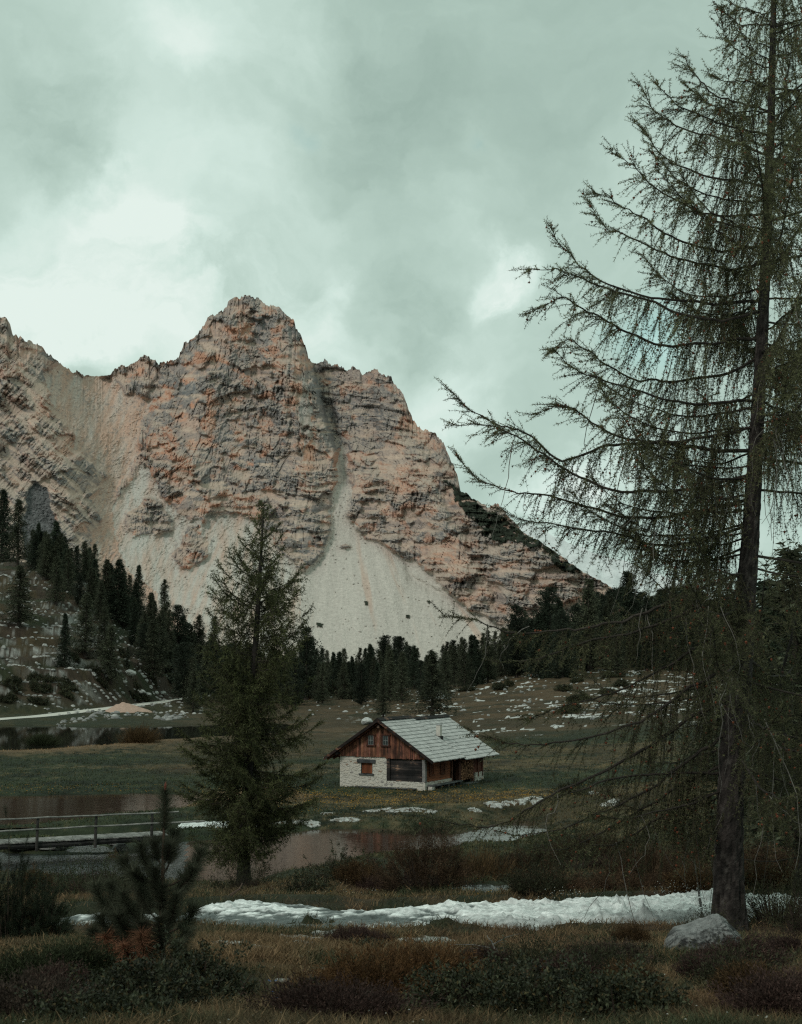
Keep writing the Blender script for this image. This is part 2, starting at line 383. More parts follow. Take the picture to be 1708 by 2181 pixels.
    for per, am, sd_ in ((52, 6, 61), (19, 2.6, 62), (8, 1.1, 63)):
        ph = bedc / per + 1.0 * fbm(px / (per * 7), bedc / (per * 3), 2, sd_)
        fr = ph - np.floor(ph)
        cell = _h(np.floor(ph).astype(np.int64), np.zeros(px.shape, np.int64), np.zeros(px.shape, np.int64), sd_)
        rel += am * bm * ((np.where(fr < .86, fr / .86, (1 - fr) / .14) - .5) * .9 + (cell - .5) * .9)
    c1, f1, e1 = worley(joint / 26, bedc / 30, 71); c2, f2, e2 = worley(joint / 9.0, bedc / 10.0, 72); c3, f3, e3 = worley(joint / 4.2, bedc / 4.4, 73)
    rel += 3.5 * (c1 - .5) + 1.8 * (c2 - .5) + .9 * (c3 - .5) + 2.6 * ridged(joint / 8, bedc / 17, 3, 75) + 3.0 * ridged(joint / 17, bedc / 60, 3, 76) + .8 * ridged(joint / 60, bedc / 8, 2, 77) * bm
    rel -= 3.0 * sst(.10, 0, e1) + 1.4 * sst(.12, 0, e2)
    rel += 1.8 * fbm(px / 6, row / 6, 3, 74)
    crk = sst(.055, .0, np.abs(perlin(joint / 19, bedc / 85, 111))) * (fbm(px / 50, row / 50, 2, 112) > -.12) + .8 * sst(.06, .0, np.abs(perlin(joint / 8, bedc / 34, 113))) * (fbm(px / 40, row / 40, 2, 114) > .02)
    face = sst(-.02, .14, fbm(px / 62, row / 48, 3, 115) + .10 * fbm(px / 9, row / 9, 2, 116))       # massive unbroken faces among shattered rock
    rel = rel * .85 * lerp(1.3, .36, face) * (.75 + .9 * sst(-.25, .35, fbm(px / 140, row / 110, 2, 117))) - 5 * crk
    rel += sst(920, 780, row) * sst(690, 640, px) * (4.5 * ridged(dx / 15, dyr / 90, 3, 78) + 6 * ridged(dx / 40, dyr / 150, 2, 79))
    amp = rk * (1 - .75 * blur(deb, 2)) * lerp(1, .55, sst(1050, 1250, row) * left)
    fine = 1.8 * fbm(px / 18, row / 40, 4, 81) + .8 * fbm(px / 3, row / 3, 3, 82) + (1.8 * ridged((px + .5 * row) / 22, (row - .3 * px) / 50, 3, 88) + 2.5 * ridged(px / 9, row / 8, 3, 89) * sst(.0, .2, fbm(px / 30, row / 30, 3, 90))) * sst(700, 560, px)
    str_ = fbm((px - 737) / np.maximum(1, (row - 960)) * 15, row / 300, 2, 83)   # runnels fanning out of the gully
    # scattered blocks on the debris, more of them low down and near the rock
    bc, bf, be = worley((px + 3 * fbm(px / 9, row / 9, 2, 86)) / 3.6, (row + 3 * fbm(px / 9, row / 9, 2, 87)) / 3.3, 84)
    near_rock = blur(rock, 9)
    blk = (bf < .30) & (bc > .985 - .22 * near_rock ** 1.5) & (scree > 0)
    Y = Y - rel * amp * .66 - (1 - rk) * (fine * 1.2 + 1.0 * str_) - blk * 2.2 - pine * (2 + 4 * (w4 + .3)) - dark * 1.5 * fbm(px / 4, row / 4, 3, 85)
    V = P(px, row, Y)
    # ---- colours: grey and tan beds, orange fresh faces, dust on the ledges
    A = V
    du = np.gradient(A, axis=1); dv = np.gradient(A, axis=0)
    nrm = np.cross(dv, du); nrm /= np.linalg.norm(nrm, axis=2)[..., None] + 1e-9
    nrm *= np.sign(-nrm[..., 1:2] + 1e-6)
    upf = nrm[..., 2]
    grey = np.array([.225, .205, .195]); tan = np.array([.40, .275, .222]); orange = np.array([.52, .235, .135]); dust = np.array([.44, .345, .28]); blue = np.array([.150, .150, .156])
    n1 = fbm(px / 55, row / 42, 5, 91); n2 = fbm(joint / 16, bedc / 9, 4, 92); n3 = fbm(joint / 5, bedc / 20, 3, 93)
    def patches(lst):
        a = np.zeros(px.shape)
        for x0, y0, rx_, ry_ in lst: a = np.maximum(a, np.exp(-((wx - x0) / rx_) ** 2 - ((wy - y0) / ry_) ** 2))
        return a
    og = 1.25 * patches([(445, 890, 18, 32), (505, 940, 13, 38), (385, 1000, 40, 40), (600, 760, 24, 60), (622, 835, 18, 60), (870, 1015, 50, 32), (960, 1195, 60, 36), (820, 1190, 40, 24), (350, 950, 20, 40),
                  (100, 860, 50, 22), (40, 780, 40, 50), (522, 700, 12, 34), (660, 960, 20, 60), (720, 985, 22, 30), (840, 1290, 60, 30), (130, 950, 40, 30), (900, 1080, 40, 20), (480, 1070, 40, 20), (880, 880, 25, 50)])
    bl = 1.2 * patches([(595, 870, 60, 26), (560, 990, 60, 26), (440, 1040, 50, 30), (640, 1110, 55, 50), (735, 890, 55, 40), (552, 690, 26, 55), (60, 1120, 50, 50), (130, 1010, 60, 22), (312, 1100, 40, 40),
                  (400, 830, 40, 40), (100, 800, 40, 20), (790, 880, 60, 22), (640, 1180, 40, 40), (690, 800, 30, 40), (470, 800, 30, 30)])
    n1 = n1 + .38 * bl - .45 * og - .30 * patches([(500, 720, 50, 60), (450, 760, 50, 50), (380, 860, 30, 40)])
    col = mixc(tan, grey, sst(-.46, .02, n1 + .6 * n2 + .10 * sst(420, 560, px)))
    band = fbm(px / 90, bedc / 7, 3, 101); col = col * (1 + .22 * np.clip(band * 2, -1, 1) * (.5 + .5 * bm))[..., None]
    col = mixc(col, blue, sst(.02, .34, n2 * .8 + .5 * n3 + .25 * n1 + .12 * sst(800, 1050, row)) * .8)
    om = sst(.08, .30, fbm(px / 42, row / 30, 4, 94) + .35 * (c1 - .5) * .5 + .14 * n3 + .34 * og - .12 * bl)
    om *= np.interp(px, [0, 250, 300, 460, 700, 900, 1250], [.5, .5, 1, 1, .85, .75, .7])
    col = mixc(col, orange, om * .8)
    col = mixc(col, dust, np.clip(sst(.42, .85, upf) * .75 + deb * .8, 0, 1))
    col = col * (1 - .18 * sst(.14, 0, e2) * (1 - deb))[..., None] * (.94 + .12 * c2[..., None]) * (.96 + .08 * c3[..., None])
    # vertical water stains on the faces
    st_ = sst(.05, .35, fbm(px / 3.2, row / 60, 3, 95)) * sst(.05, .3, fbm(px / 60, row / 60, 2, 96))
    col = mixc(col, blue * .8, st_ * .45 * (1 - deb))
    col = mixc(col, tan * 1.05, face * .30 * (1 - bl)); col = mixc(col, blue * .55, np.clip(crk, 0, 1) * .42 * (1 - deb)); col = mixc(col, grey * .95, (1 - face) * .25)
    col = col * 1.12
    slab = inpoly(wx, wy, [(645, 800), (660, 830), (668, 930), (648, 960), (640, 900)])
    col = mixc(col, (.36, .34, .31), slab * .7)
    pale = np.array([.52, .49, .445]); brown = np.array([.53, .36, .28])
    tn = np.clip(tone + .75 * fbm(px / 22, row / 90, 4, 97) + .6 * (fbm((px + .45 * row) / 14, row / 120, 3, 98)) * sst(700, 500, px), 0, 1)
    tn = np.where(px > 640, np.clip(.10 + .5 * sst(.18, .5, fbm((px - 737) / np.maximum(20, (row - 960)) * 9, row / 260, 4, 99)) + .4 * near_rock * sst(560, 900, px) , 0, 1), tn)
    sc = mixc(pale, brown, tn) * (.93 + .14 * fbm(px / 5, row / 5, 3, 100)[..., None] + .22 * (str_ * (px > 600))[..., None] * .4)
    sc = mixc(sc, grey * 1.1, .55 * sst(.12, .34, fbm(px / 7, row / 6, 4, 103) + .3 * fbm(px / 40, row / 40, 2, 104)) * sst(.03, .35, near_rock + .45 * (tone > .6)))
    sc = mixc(sc, grey * 1.2, blk * .3)
    col = mixc(col, sc, sc_soft * scree + 0 * tn) if False else np.where((scree > 0)[..., None], sc, col)
    col = np.where((dark > 0)[..., None], np.array([.115, .115, .115]) * (.8 + .5 * c3[..., None]), col)
    col = np.where((pine > 0)[..., None], np.array([.030, .036, .026]) * (.7 + .8 * c3[..., None]), col)
    # carry the sheet over the crest and down the far side
    b1 = V[0] + np.array([0, 14, -3.]); b2 = V[0] + np.array([0, 120, -90.]); b3 = V[0] + np.array([0, 500, -420.])
    V = np.concatenate([b3[None], b2[None], b1[None], V]); c0 = col[0]
    col = np.concatenate([c0[None], c0[None], c0[None], col])
    m, nt, b = new_mat('mountain_rock'); L = nt.links
    at = N(nt, 'ShaderNodeAttribute', attribute_name='tint'); tc = N(nt, 'ShaderNodeTexCoord')
    mp = N(nt, 'ShaderNodeMapping'); mp.inputs['Scale'].default_value = (.35, .35, 1.1); L.new(tc.outputs['Object'], mp.inputs['Vector'])
    no = N(nt, 'ShaderNodeTexNoise', Scale=.6, Detail=8., Roughness=.75); L.new(mp.outputs[0], no.inputs['Vector'])
    mr = N(nt, 'ShaderNodeMapRange'); L.new(no.outputs['Fac'], mr.inputs['Value']); mr.inputs['From Min'].default_value = .3; mr.inputs['From Max'].default_value = .7; mr.inputs['To Min'].default_value = .80; mr.inputs['To Max'].default_value = 1.18
    vm = N(nt, 'ShaderNodeVectorMath', operation='SCALE'); L.new(at.outputs['Color'], vm.inputs[0]); L.new(mr.outputs[0], vm.inputs['Scale'])
    L.new(vm.outputs[0], b.inputs['Base Color']); b.inputs['Roughness'].default_value = .95; b.inputs['Specular IOR Level'].default_value = .1
    bp = N(nt, 'ShaderNodeBump', Strength=.6, Distance=.8); L.new(no.outputs['Fac'], bp.inputs['Height']); L.new(bp.outputs[0], b.inputs['Normal'])
    o = mesh_from('mountain', V.reshape(-1, 3), gridq(nr + 3, nc)[:, ::-1], mats=[m], col=col.reshape(-1, 3))
    tag(o, 'grey and orange rock mountain with pale scree fans rising behind the forest', kind='structure')
make_mountain()

def make_far_ridge():
    nc, nr = 160, 40
    px1 = np.linspace(1040, 1560, nc)
    top = np.interp(px1, [1040, 1100, 1130, 1150, 1200, 1260, 1330, 1400, 1480, 1560], [1118, 1122, 1116, 1128, 1150, 1176, 1196, 1222, 1250, 1285]) + 8 * fbm(px1 / 30, px1 * 0, 4, 7)
    row = top[None] + (1450 - top[None]) * np.linspace(0, 1, nr)[:, None]
    px = np.broadcast_to(px1[None], row.shape)
    Y = 5200 - (row - 1116) * 3.2 - 70 * fbm(px / 60, row / 60, 3, 8)
    V = P(px, row, Y)
    n = fbm(px / 9, row / 6, 4, 9)
    col = mixc((.50, .52, .53), (.68, .70, .70), sst(-1.2, 1.0, n + .35 * sst(1240, 1120, row)))
    V = np.concatenate([(V[0] + np.array([0, 700, -600.]))[None], V]); col = np.concatenate([col[:1], col])
    o = mesh_from('snowy_ridge', V.reshape(-1, 3), gridq(nr + 1, nc)[:, ::-1], mats=[tint_mat('far_rock', n1=.01, a1=.1, n2=.02, a2=.1)], col=col.reshape(-1, 3))
    tag(o, 'distant ridge streaked with snow beyond the mountain shoulder', kind='structure')
make_far_ridge()
# ---------------------------------------------------------------- water outlines (as seen on the water plane), in metres
def wpoly(lst, z): 
    x, y = ground_at([p[0] for p in lst], [p[1] for p in lst], z); return list(zip(x, y))
POND_Z, LAKE_Z, FAR_Z, STREAM_Z, POOL_Z = -9.2, -9.1, -8.85, -4.75, -6.05
POND = wpoly([(-120, 1818), (100, 1814), (150, 1808), (262, 1806), (330, 1795), (420, 1790), (500, 1786), (560, 1776), (640, 1769), (720, 1765), (800, 1766), (900, 1771), (950, 1776), (1005, 1770), (1050, 1756), (1095, 1745), (1140, 1749), (1168, 1766), (1158, 1776),
              (1120, 1786), (1085, 1799), (1050, 1800), (985, 1800), (945, 1810), (900, 1818), (830, 1822), (790, 1822), (740, 1834), (700, 1846), (650, 1856), (590, 1860), (560, 1880), (470, 1886), (400, 1884), (250, 1878), (150, 1872), (60, 1862), (-120, 1880)], POND_Z)
LAKE = wpoly([(-140, 1764), (-140, 1697), (100, 1694), (220, 1691), (350, 1690), (430, 1694), (470, 1702), (420, 1712), (370, 1722), (300, 1730), (220, 1736), (150, 1750), (80, 1757)], LAKE_Z)
RUN = wpoly([(-140, 1784), (-140, 1768), (0, 1768), (120, 1764), (220, 1760), (330, 1756), (420, 1752), (470, 1750), (560, 1758), (520, 1766), (400, 1768), (300, 1774), (200, 1790), (262, 1812), (140, 1814), (150, 1788), (60, 1782)], POND_Z + .05)
FAR = wpoly([(-160, 1603), (60, 1599), (150, 1593), (290, 1581), (400, 1573), (540, 1566), (600, 1562), (628, 1554), (630, 1546), (612, 1540), (590, 1538), (560, 1538), (440, 1542), (350, 1546), (200, 1548), (60, 1545), (-160, 1546)], FAR_Z)
STREAM = wpoly([(1900, 1950), (1700, 1962), (1560, 1972), (1480, 1975), (1300, 1985), (1150, 1993), (1000, 1986), (850, 1986), (760, 1988), (640, 1984), (520, 1984), (440, 1975), (380, 1975), (300, 1985), (200, 1982), (150, 1975), (120, 1985), (-100, 1998),
                (-100, 1985), (60, 1975), (150, 1955), (200, 1950), (300, 1955), (380, 1955), (430, 1940), (500, 1930), (560, 1926), (660, 1930), (730, 1946), (800, 1946), (900, 1938), (1000, 1931), (1200, 1926), (1350, 1920), (1500, 1915), (1700, 1920), (1900, 1925)], STREAM_Z)
POOL = wpoly([(955, 1888), (1000, 1885), (1090, 1882), (1140, 1886), (1085, 1897), (1050, 1908), (1010, 1908), (975, 1900)], POOL_Z)
POOL2 = wpoly([(1245, 1884), (1290, 1881), (1310, 1886), (1290, 1896), (1255, 1896)], POOL_Z)
ALLW = [(POND, POND_Z, 5., .22), (LAKE, LAKE_Z, 6., .12), (RUN, POND_Z, 3., .15), (FAR, FAR_Z, 9., .10), (STREAM, STREAM_Z, 1.6, .35), (POOL, POOL_Z, 2., .2), (POOL2, POOL_Z, 1.2, .2)]
ROAD = [(-140, 1540), (0, 1530), (80, 1526), (180, 1517), (290, 1507), (380, 1499), (440, 1491), (520, 1487)]
ROADW = list(zip(*ground_at([p[0] for p in ROAD], [p[1] for p in ROAD], -8.3)))

ISLES = [(*map(float, ground_at(690, 1972, STREAM_Z)), .95, .22, .40), (*map(float, ground_at(455, 1958, STREAM_Z)), .45, .2, .36), (*map(float, ground_at(560, 1950, STREAM_Z)), .4, .16, .34), (*map(float, ground_at(1250, 1990, STREAM_Z)), .8, .2, .15), (*map(float, ground_at(930, 1990, STREAM_Z)), .6, .2, .14), (*map(float, ground_at(310, 1975, STREAM_Z)), .5, .2, .3)]
PY = [0, 3, 6.2, 10, 16, 22, 24, 28, 30, 35, 40, 50, 57, 63, 95, 130, 200, 300, 500, 900, 3000]
PZ = [-1.5, -1.4, -1.6, -2.28, -3.22, -4.25, -4.68, -4.80, -5.08, -5.85, -6.6, -8.05, -8.85, -9.02, -8.98, -8.9, -8.5, -8.2, -7.5, -7, 0]
def ridge_left(x, y):
    """how far up the left hillside a place lies"""
    t = -x / np.maximum(y, 1)
    k = sst(.105, .25, t)
    d = (y - 214) * .62 + (-x - 60) * .42
    rise = np.maximum(d, 0) * .34 * k
    cap = 33 * (.25 + .75 * k); rise = cap * (1 - np.exp(-(rise / cap) ** 1.0 * 1.6)) / .85
    return rise, k
def tz(x, y):
    x = np.asarray(x, float); y = np.asarray(y, float)
    z = np.interp(y, PY, PZ); t = x / np.maximum(y, 1)
    # slope rising to the right behind the hut
    z = z + sst(-.06, .16, t) * np.interp(y, [105, 150, 220, 300, 450, 900], [0, 1.0, 2.9, 5.6, 6.5, 5])
    z = z + sst(.1, .3, t) * np.interp(y, [25, 40, 60, 90, 200], [0, .5, 1.6, 1.9, 0])
    # far floor of the valley climbs on both sides
    r, k = ridge_left(x, y)
    n = fbm(x / 9, y / 9, 3, 203)
    # limestone benches of the left hill
    ph = (z + r) / 2.1 + 1.3 * fbm(x / 40, y / 40, 3, 204)
    fr = ph - np.floor(ph)
    rr = (np.floor(ph) + sst(.62, .95, fr)) * 2.1 - 2.1 * 1.3 * fbm(x / 40, y / 40, 3, 204)
    hk = sst(.5, 5, r)
    z = lerp(z + r, lerp(z + r, rr, .75), hk) + hk * .8 * n
    # hummocks of the moor
    near = np.interp(y, [3, 8, 20, 24, 28, 34, 45, 60, 66, 100, 240, 400], [.10, .16, .25, .07, .10, .35, .42, .40, .16, .12, .5, 1.2])
    h1 = fbm(x / 4.5, y / 4.5, 3, 201)
    z = z + near * (h1 + .35 * fbm(x / .9, y / .9, 3, 202))
    mound = [(8.5, 55, 4.5, 3.2, .75), (13., 50, 5, 4, .6), (2.3, 47, 2.6, 2.2, .5), (6.3, 44, 2.5, 2.0, .55), (-3, 46, 3, 1.6, .3), (18, 70, 6, 5, .8), (1.5, 84, 4, 2.2, .45), (9, 86, 5, 2.5, .7), (15, 82, 5, 3, .9)]
    for mx_, my_, sx, sy, hh in mound: z = z + hh * np.exp(-((x - mx_) / sx) ** 2 - ((y - my_) / sy) ** 2)
    for poly, lv, w, sl in ALLW:
        xs = [p[0] for p in poly]; ys = [p[1] for p in poly]
        m = (x > min(xs) - w - 1) & (x < max(xs) + w + 1) & (y > min(ys) - w - 1) & (y < max(ys) + w + 1)
        if not np.any(m): continue
        xm, ym = x[m], y[m]; ww = w * .06
        d = sdist(xm + ww * 3 * fbm(xm / (w * .5), ym / (w * .5), 3, 205), ym + ww * 3 * fbm(xm / (w * .5), ym / (w * .5), 3, 206), poly)
        tgt = lv + np.where(d < 0, np.maximum(d * .35, -.9), .03 + d * sl)
        z[m] = lerp(tgt, z[m], sst(0, w, d))
    for ix, iy, sx, sy, hh in ISLES:           # grassy islets in the torrent
        z = z + hh * np.exp(-((x - ix) / sx) ** 2 - ((y - iy) / sy) ** 2) * (1 + .9 * h1 + .9 * fbm(x / .5, y / .3, 3, 207))
    if True:                                   # bed of the road
        m = (y > 150) & (y < 330) & (x < 0)
        if np.any(m):
            d = segdist(x[m], y[m], ROADW)
            z[m] = lerp(-8.3 + .012 * (y[m] - 205), z[m], sst(2.2, 7, d))
    return z
def tz1(x, y): return float(tz(np.array([float(x)]), np.array([float(y)]))[0])
def place(px, row, lo=5., hi=600.):
    """first point of the ground met by the line of sight of a pixel"""
    a, b = ray(px, row); Ys = np.geomspace(lo, hi, 2600)
    d = tz(a * Ys, Ys) - b * Ys
    i = np.argmax(d > 0); i = i if d[i] > 0 else len(Ys) - 1
    Y = Ys[i]; return float(a * Y), float(Y), tz1(a * Y, Y)
def at_dist(px, Y):
    a, _ = ray(px, 1400); x = float(a * Y); return x, float(Y), tz1(x, Y)

GREEN = np.array([.027, .031, .016]); OLIVE = np.array([.044, .039, .019]); STRAW = np.array([.155, .100, .055]); RUST = np.array([.070, .041, .025]); EARTH = np.array([.040, .028, .020]); LIME = np.array([.48, .47, .44])
def ground_colour(x, y, z):
    px, row = proj(x, y, z)
    n1 = fbm(x / 5, y / 5, 4, 211); n2 = fbm(x / 1.1, y / 1.1, 4, 212); n3 = fbm(x / 22, y / 22, 3, 213); nf = fbm(x / 60, y / 16, 4, 214)
    n4 = fbm(x / .25, y / .25, 2, 215)
    near = sst(60, 34, y)
    col = mixc(GREEN, OLIVE, sst(-.1, .35, n1 + .5 * n2))
    # foreground moor: straw and rusty patches
    dry = sst(.0, .35, n1 + .6 * n2 + .12)
    col = mixc(col, STRAW * .62, near * dry * .8)
    col = mixc(col, RUST, near * sst(.0, .4, fbm(x / 3, y / 3, 4, 216) + .3 * n2) * .7)
    # meadow between the waters
    mead = sst(62, 72, y) * sst(150, 135, y)
    col = mixc(col, np.array([.021, .030, .014]), mead * .8)
    strawstrip = np.exp(-((y - np.interp(x / y, [-.3, 0, .1], [84, 100, 60])) / 6.) ** 2) * sst(-.04, -.09, x / y)
    col = mixc(col, STRAW, mead * np.clip(sst(-.10, .22, nf + .5 * n2 + .3 * strawstrip) * (.45 + strawstrip), 0, 1) * .85)
    col = col * (1 + mead * np.clip(.9 * n1 + .7 * n2, -.5, .6))[..., None]
    # brown strip along the far lake
    dl = segdist(x, y, [FAR[i] for i in range(0, 7)])
    col = mixc(col, STRAW * .95, sst(9 + 6 * n2, 3, dl) * (y < 170))
    # brown slope on the right behind the hut
    sl = sst(140, 175, y + 25 * n3 + 300 * np.maximum(0, -.02 - x / y)) * sst(-.20, -.10, x / y) * sst(420, 380, y)
    br = mixc(mixc(RUST * [1.15, 1.35, 1.2], STRAW * .85, sst(-.2, .3, fbm(x / 14, y / 10, 4, 217))), OLIVE, sst(.1, .4, fbm(x / 9, y / 6, 3, 218)))
    col = mixc(col, br * .72, sl * .92)
    # pale stone and last snow lying in streaks on it
    sn = fbm(x / 5 + .8 * n1, y / 2.4 + .8 * n2, 5, 219)
    smask = sl * (sn + .25 * n2 > .36 - .50 * np.clip(fbm(x / 30, y / 9, 3, 222), -.4, .3) - .10 * sst(.03, .14, x / y) * sst(260, 180, y)) * sst(-.05, .02, x / y)
    col = mixc(col, (.62, .62, .60), smask)
    # left hill
    r, k = ridge_left(x, y); hk = sst(.3, 3, r)
    hill = mixc(mixc(EARTH * 1.2, RUST * [.85, 1.05, .95], sst(-.1, .3, fbm(x / 6, y / 6, 4, 220))), GREEN * 1.1, sst(.05, .3, fbm(x / 10, y / 10, 4, 221)))
    col = mixc(col, hill, hk * .9)
    e = .35
    zx = (tz(x + e, y) - z) / e; zy = (tz(x, y + e) - z) / e if False else 0
    return col, hk
def make_ground():
    ta = np.concatenate([np.linspace(-.9, -.325, 26)[:-1], np.linspace(-.325, .325, 700), np.linspace(.325, .9, 26)[1:]])
    yy = np.concatenate([np.linspace(-12, 2.4, 14)[:-1], np.geomspace(2.4, 60, 430)[:-1], np.geomspace(60, 330, 380)[:-1], np.geomspace(330, 3000, 60)])
    X = ta[None] * np.maximum(yy[:, None], 2.4) ; Yg = np.broadcast_to(yy[:, None], X.shape).copy()
    Z = tz(X, Yg)
    col, hk = ground_colour(X, Yg, Z)
    # bare limestone shows where the hill breaks off steeply
    V = np.stack([X, Yg, Z], -1)
    du = np.gradient(V, axis=1); dv = np.gradient(V, axis=0); nr = np.cross(du, dv); nr /= np.linalg.norm(nr, axis=2)[..., None] + 1e-9
    steep = 1 - np.abs(nr[..., 2])
    sm = hk * sst(.20, .34, steep + .05 + .22 * fbm(X / 5, Yg / 3, 3, 230) + .12 * fbm(X / 1.2, Yg / 1.2, 2, 233))
    cid, f1, e1 = worley((X - .3 * Yg) / 1.3, Z / .8, 231)
    sm = sm * sst(.02, .14, e1) * sst(-.08, .16, fbm(X / 15, Yg / 7, 3, 234)) * sst(.72, 1., ridge_left(X, Yg)[1])
    spot = (fbm(X / 1.6, Yg / 2. + Z / .7, 4, 232) > .44) * hk
    col = mixc(col, LIME * .72, np.clip(sm + .7 * spot, 0, 1) * (.6 + .4 * cid))
    o = mesh_from('ground', V.reshape(-1, 3), gridq(*X.shape), mats=[tint_mat('moor_ground', n1=1.2, a1=.3, n2=14., a2=.45, bump=.9, bscale=7., bdist=.12)], col=col.reshape(-1, 3))
    tag(o, 'dark moor and meadow ground climbing to a stony hillside', kind='structure')
make_ground()

def water_mat(name, base, rough, sx, sy, strength, dist):
    m, nt, b = new_mat(name); L = nt.links
    b.inputs['Base Color'].default_value = (*base, 1); b.inputs['Roughness'].default_value = rough; b.inputs['IOR'].default_value = 1.33; b.inputs['Specular IOR Level'].default_value = .5
    tc = N(nt, 'ShaderNodeTexCoord'); mp = N(nt, 'ShaderNodeMapping'); mp.inputs['Scale'].default_value = (sx, sy, 1); mp.inputs['Rotation'].default_value = (0, 0, .12); L.new(tc.outputs['Object'], mp.inputs['Vector'])
    no = N(nt, 'ShaderNodeTexNoise', Scale=1., Detail=3., Roughness=.55); L.new(mp.outputs[0], no.inputs['Vector'])
    bp = N(nt, 'ShaderNodeBump', Strength=strength, Distance=dist); L.new(no.outputs['Fac'], bp.inputs['Height']); L.new(bp.outputs[0], b.inputs['Normal'])
    return m
def water_sheet(name, poly, z, mat, label, grow=1.0, side=0):
    xs = np.array([p[0] for p in poly]); ys = np.array([p[1] for p in poly])
    x0, x1, y0, y1 = xs.min() - grow, xs.max() + grow, ys.min() - grow, ys.max() + grow
    nx, ny = 120, 60
    X, Y = np.meshgrid(np.linspace(x0, x1, nx), np.linspace(y0, y1, ny)); d = sdist(X, Y, poly)
    q = gridq(ny, nx); keep = (d.ravel()[q] < grow).any(1)
    if side: keep &= ((X / Y).ravel()[q[:, 0]] > -.150) == (side > 0)
    o = mesh_from(name, np.stack([X, Y, np.full(X.shape, z)], -1).reshape(-1, 3), q[keep], mats=[mat]); tag(o, label, kind='structure'); return o
wm_ = water_mat('pond_water', (.050, .030, .023), .05, .8, 4.2, .35, .016)
wl_ = water_mat('still_water', (.014, .013, .011), .03, .5, 2.2, .12, .015)
wd_ = water_mat('creek_water', (.024, .024, .023), .08, 1.5, 5., .5, .06)
wc_ = water_mat('rippled_creek_water', (.020, .022, .023), .10, 2.2, 6., .8, .10)
water_sheet('pond_water', POND, POND_Z, wm_, 'dark pond below the hut reflecting the mountain', 1., 1)
water_sheet('creek_water', POND, POND_Z, wc_, 'rippled grey creek in front of the footbridge', 1., -1)
water_sheet('lake_water', LAKE, LAKE_Z, wm_, 'brown lake behind the footbridge')
water_sheet('still_lake_water', FAR, FAR_Z, wl_, 'still dark lake below the stony hillside', 2.)
water_sheet('pool_water', POOL, POOL_Z, wd_, 'small dark pool between the heather banks', .4)
water_sheet('puddle_water', POOL2, POOL_Z, wd_, 'small puddle in the brown bank', .3)
water_sheet('stream_water', STREAM, STREAM_Z, wd_, 'bed of the rushing stream', .3)

def make_road():
    pts = np.array(ROADW); n = 160
    s = np.linspace(0, 1, n); seg = np.concatenate([[0], np.cumsum(np.hypot(*np.diff(pts, axis=0).T))]); seg /= seg[-1]
    cx = np.interp(s, seg, pts[:, 0]); cy = np.interp(s, seg, pts[:, 1]); k = np.ones(9) / 9
    cx[4:-4] = np.convolve(cx, k, 'valid'); cy[4:-4] = np.convolve(cy, k, 'valid')
    tx, ty = np.gradient(cx), np.gradient(cy); L = np.hypot(tx, ty); nx, ny = -ty / L, tx / L
    w = np.linspace(-1, 1, 9); W = 1.75 + .25 * perlin(s * 30, s * 0, 9)
    X = cx[:, None] + nx[:, None] * w * W[:, None]; Y = cy[:, None] + ny[:, None] * w * W[:, None]; Z = tz(X, Y) + .05
    c = np.array([.60, .57, .51]) * (.92 + .12 * fbm(X / 1.5, Y / 1.5, 3, 8)[..., None])
    o = mesh_from('gravel_road', np.stack([X, Y, Z], -1).reshape(-1, 3), gridq(n, 9), mats=[tint_mat('gravel', n1=2, a1=.12, n2=20, a2=.15)], col=c.reshape(-1, 3)); tag(o, 'pale gravel road along the foot of the hillside', kind='structure')
    x, y, _ = place(424, 1442); x2, y2, _ = place(448, 1440)
make_road()
# ---------------------------------------------------------------- trees
def leaf_mat(name, rough=.75, transl=.25, a1=.35, rnd=.25):
    m, nt, b = new_mat(name); L = nt.links
    at = N(nt, 'ShaderNodeAttribute', attribute_name='tint'); oi = N(nt, 'ShaderNodeObjectInfo')
    mr = N(nt, 'ShaderNodeMapRange'); L.new(oi.outputs['Random'], mr.inputs['Value']); mr.inputs['To Min'].default_value = 1 - rnd; mr.inputs['To Max'].default_value = 1 + rnd
    tc = N(nt, 'ShaderNodeTexCoord'); no = N(nt, 'ShaderNodeTexNoise', Scale=1.6, Detail=2.); L.new(tc.outputs['Object'], no.inputs['Vector'])
    m2 = N(nt, 'ShaderNodeMapRange'); L.new(no.outputs['Fac'], m2.inputs['Value']); m2.inputs['From Min'].default_value = .3; m2.inputs['From Max'].default_value = .7; m2.inputs['To Min'].default_value = 1 - a1; m2.inputs['To Max'].default_value = 1 + a1
    mu = N(nt, 'ShaderNodeMath', operation='MULTIPLY'); L.new(mr.outputs[0], mu.inputs[0]); L.new(m2.outputs[0], mu.inputs[1])
    vm = N(nt, 'ShaderNodeVectorMath', operation='SCALE'); L.new(at.outputs['Color'], vm.inputs[0]); L.new(mu.outputs[0], vm.inputs['Scale'])
    L.new(vm.outputs[0], b.inputs['Base Color']); b.inputs['Roughness'].default_value = rough; b.inputs['Specular IOR Level'].default_value = .15
    tr = N(nt, 'ShaderNodeBsdfTranslucent'); L.new(vm.outputs[0], tr.inputs['Color'])
    mx = N(nt, 'ShaderNodeMixShader', Fac=transl); L.new(b.outputs[0], mx.inputs[1]); L.new(tr.outputs[0], mx.inputs[2])
    L.new(mx.outputs[0], nt.nodes['Material Output'].inputs['Surface'])
    return m
NEEDLE = leaf_mat('needles'); LEAF = leaf_mat('small_leaves', .5, .15)
BARK = tint_mat('bark', n1=3, a1=.3, n2=30, a2=.45, bump=1., bscale=22., bdist=.03)

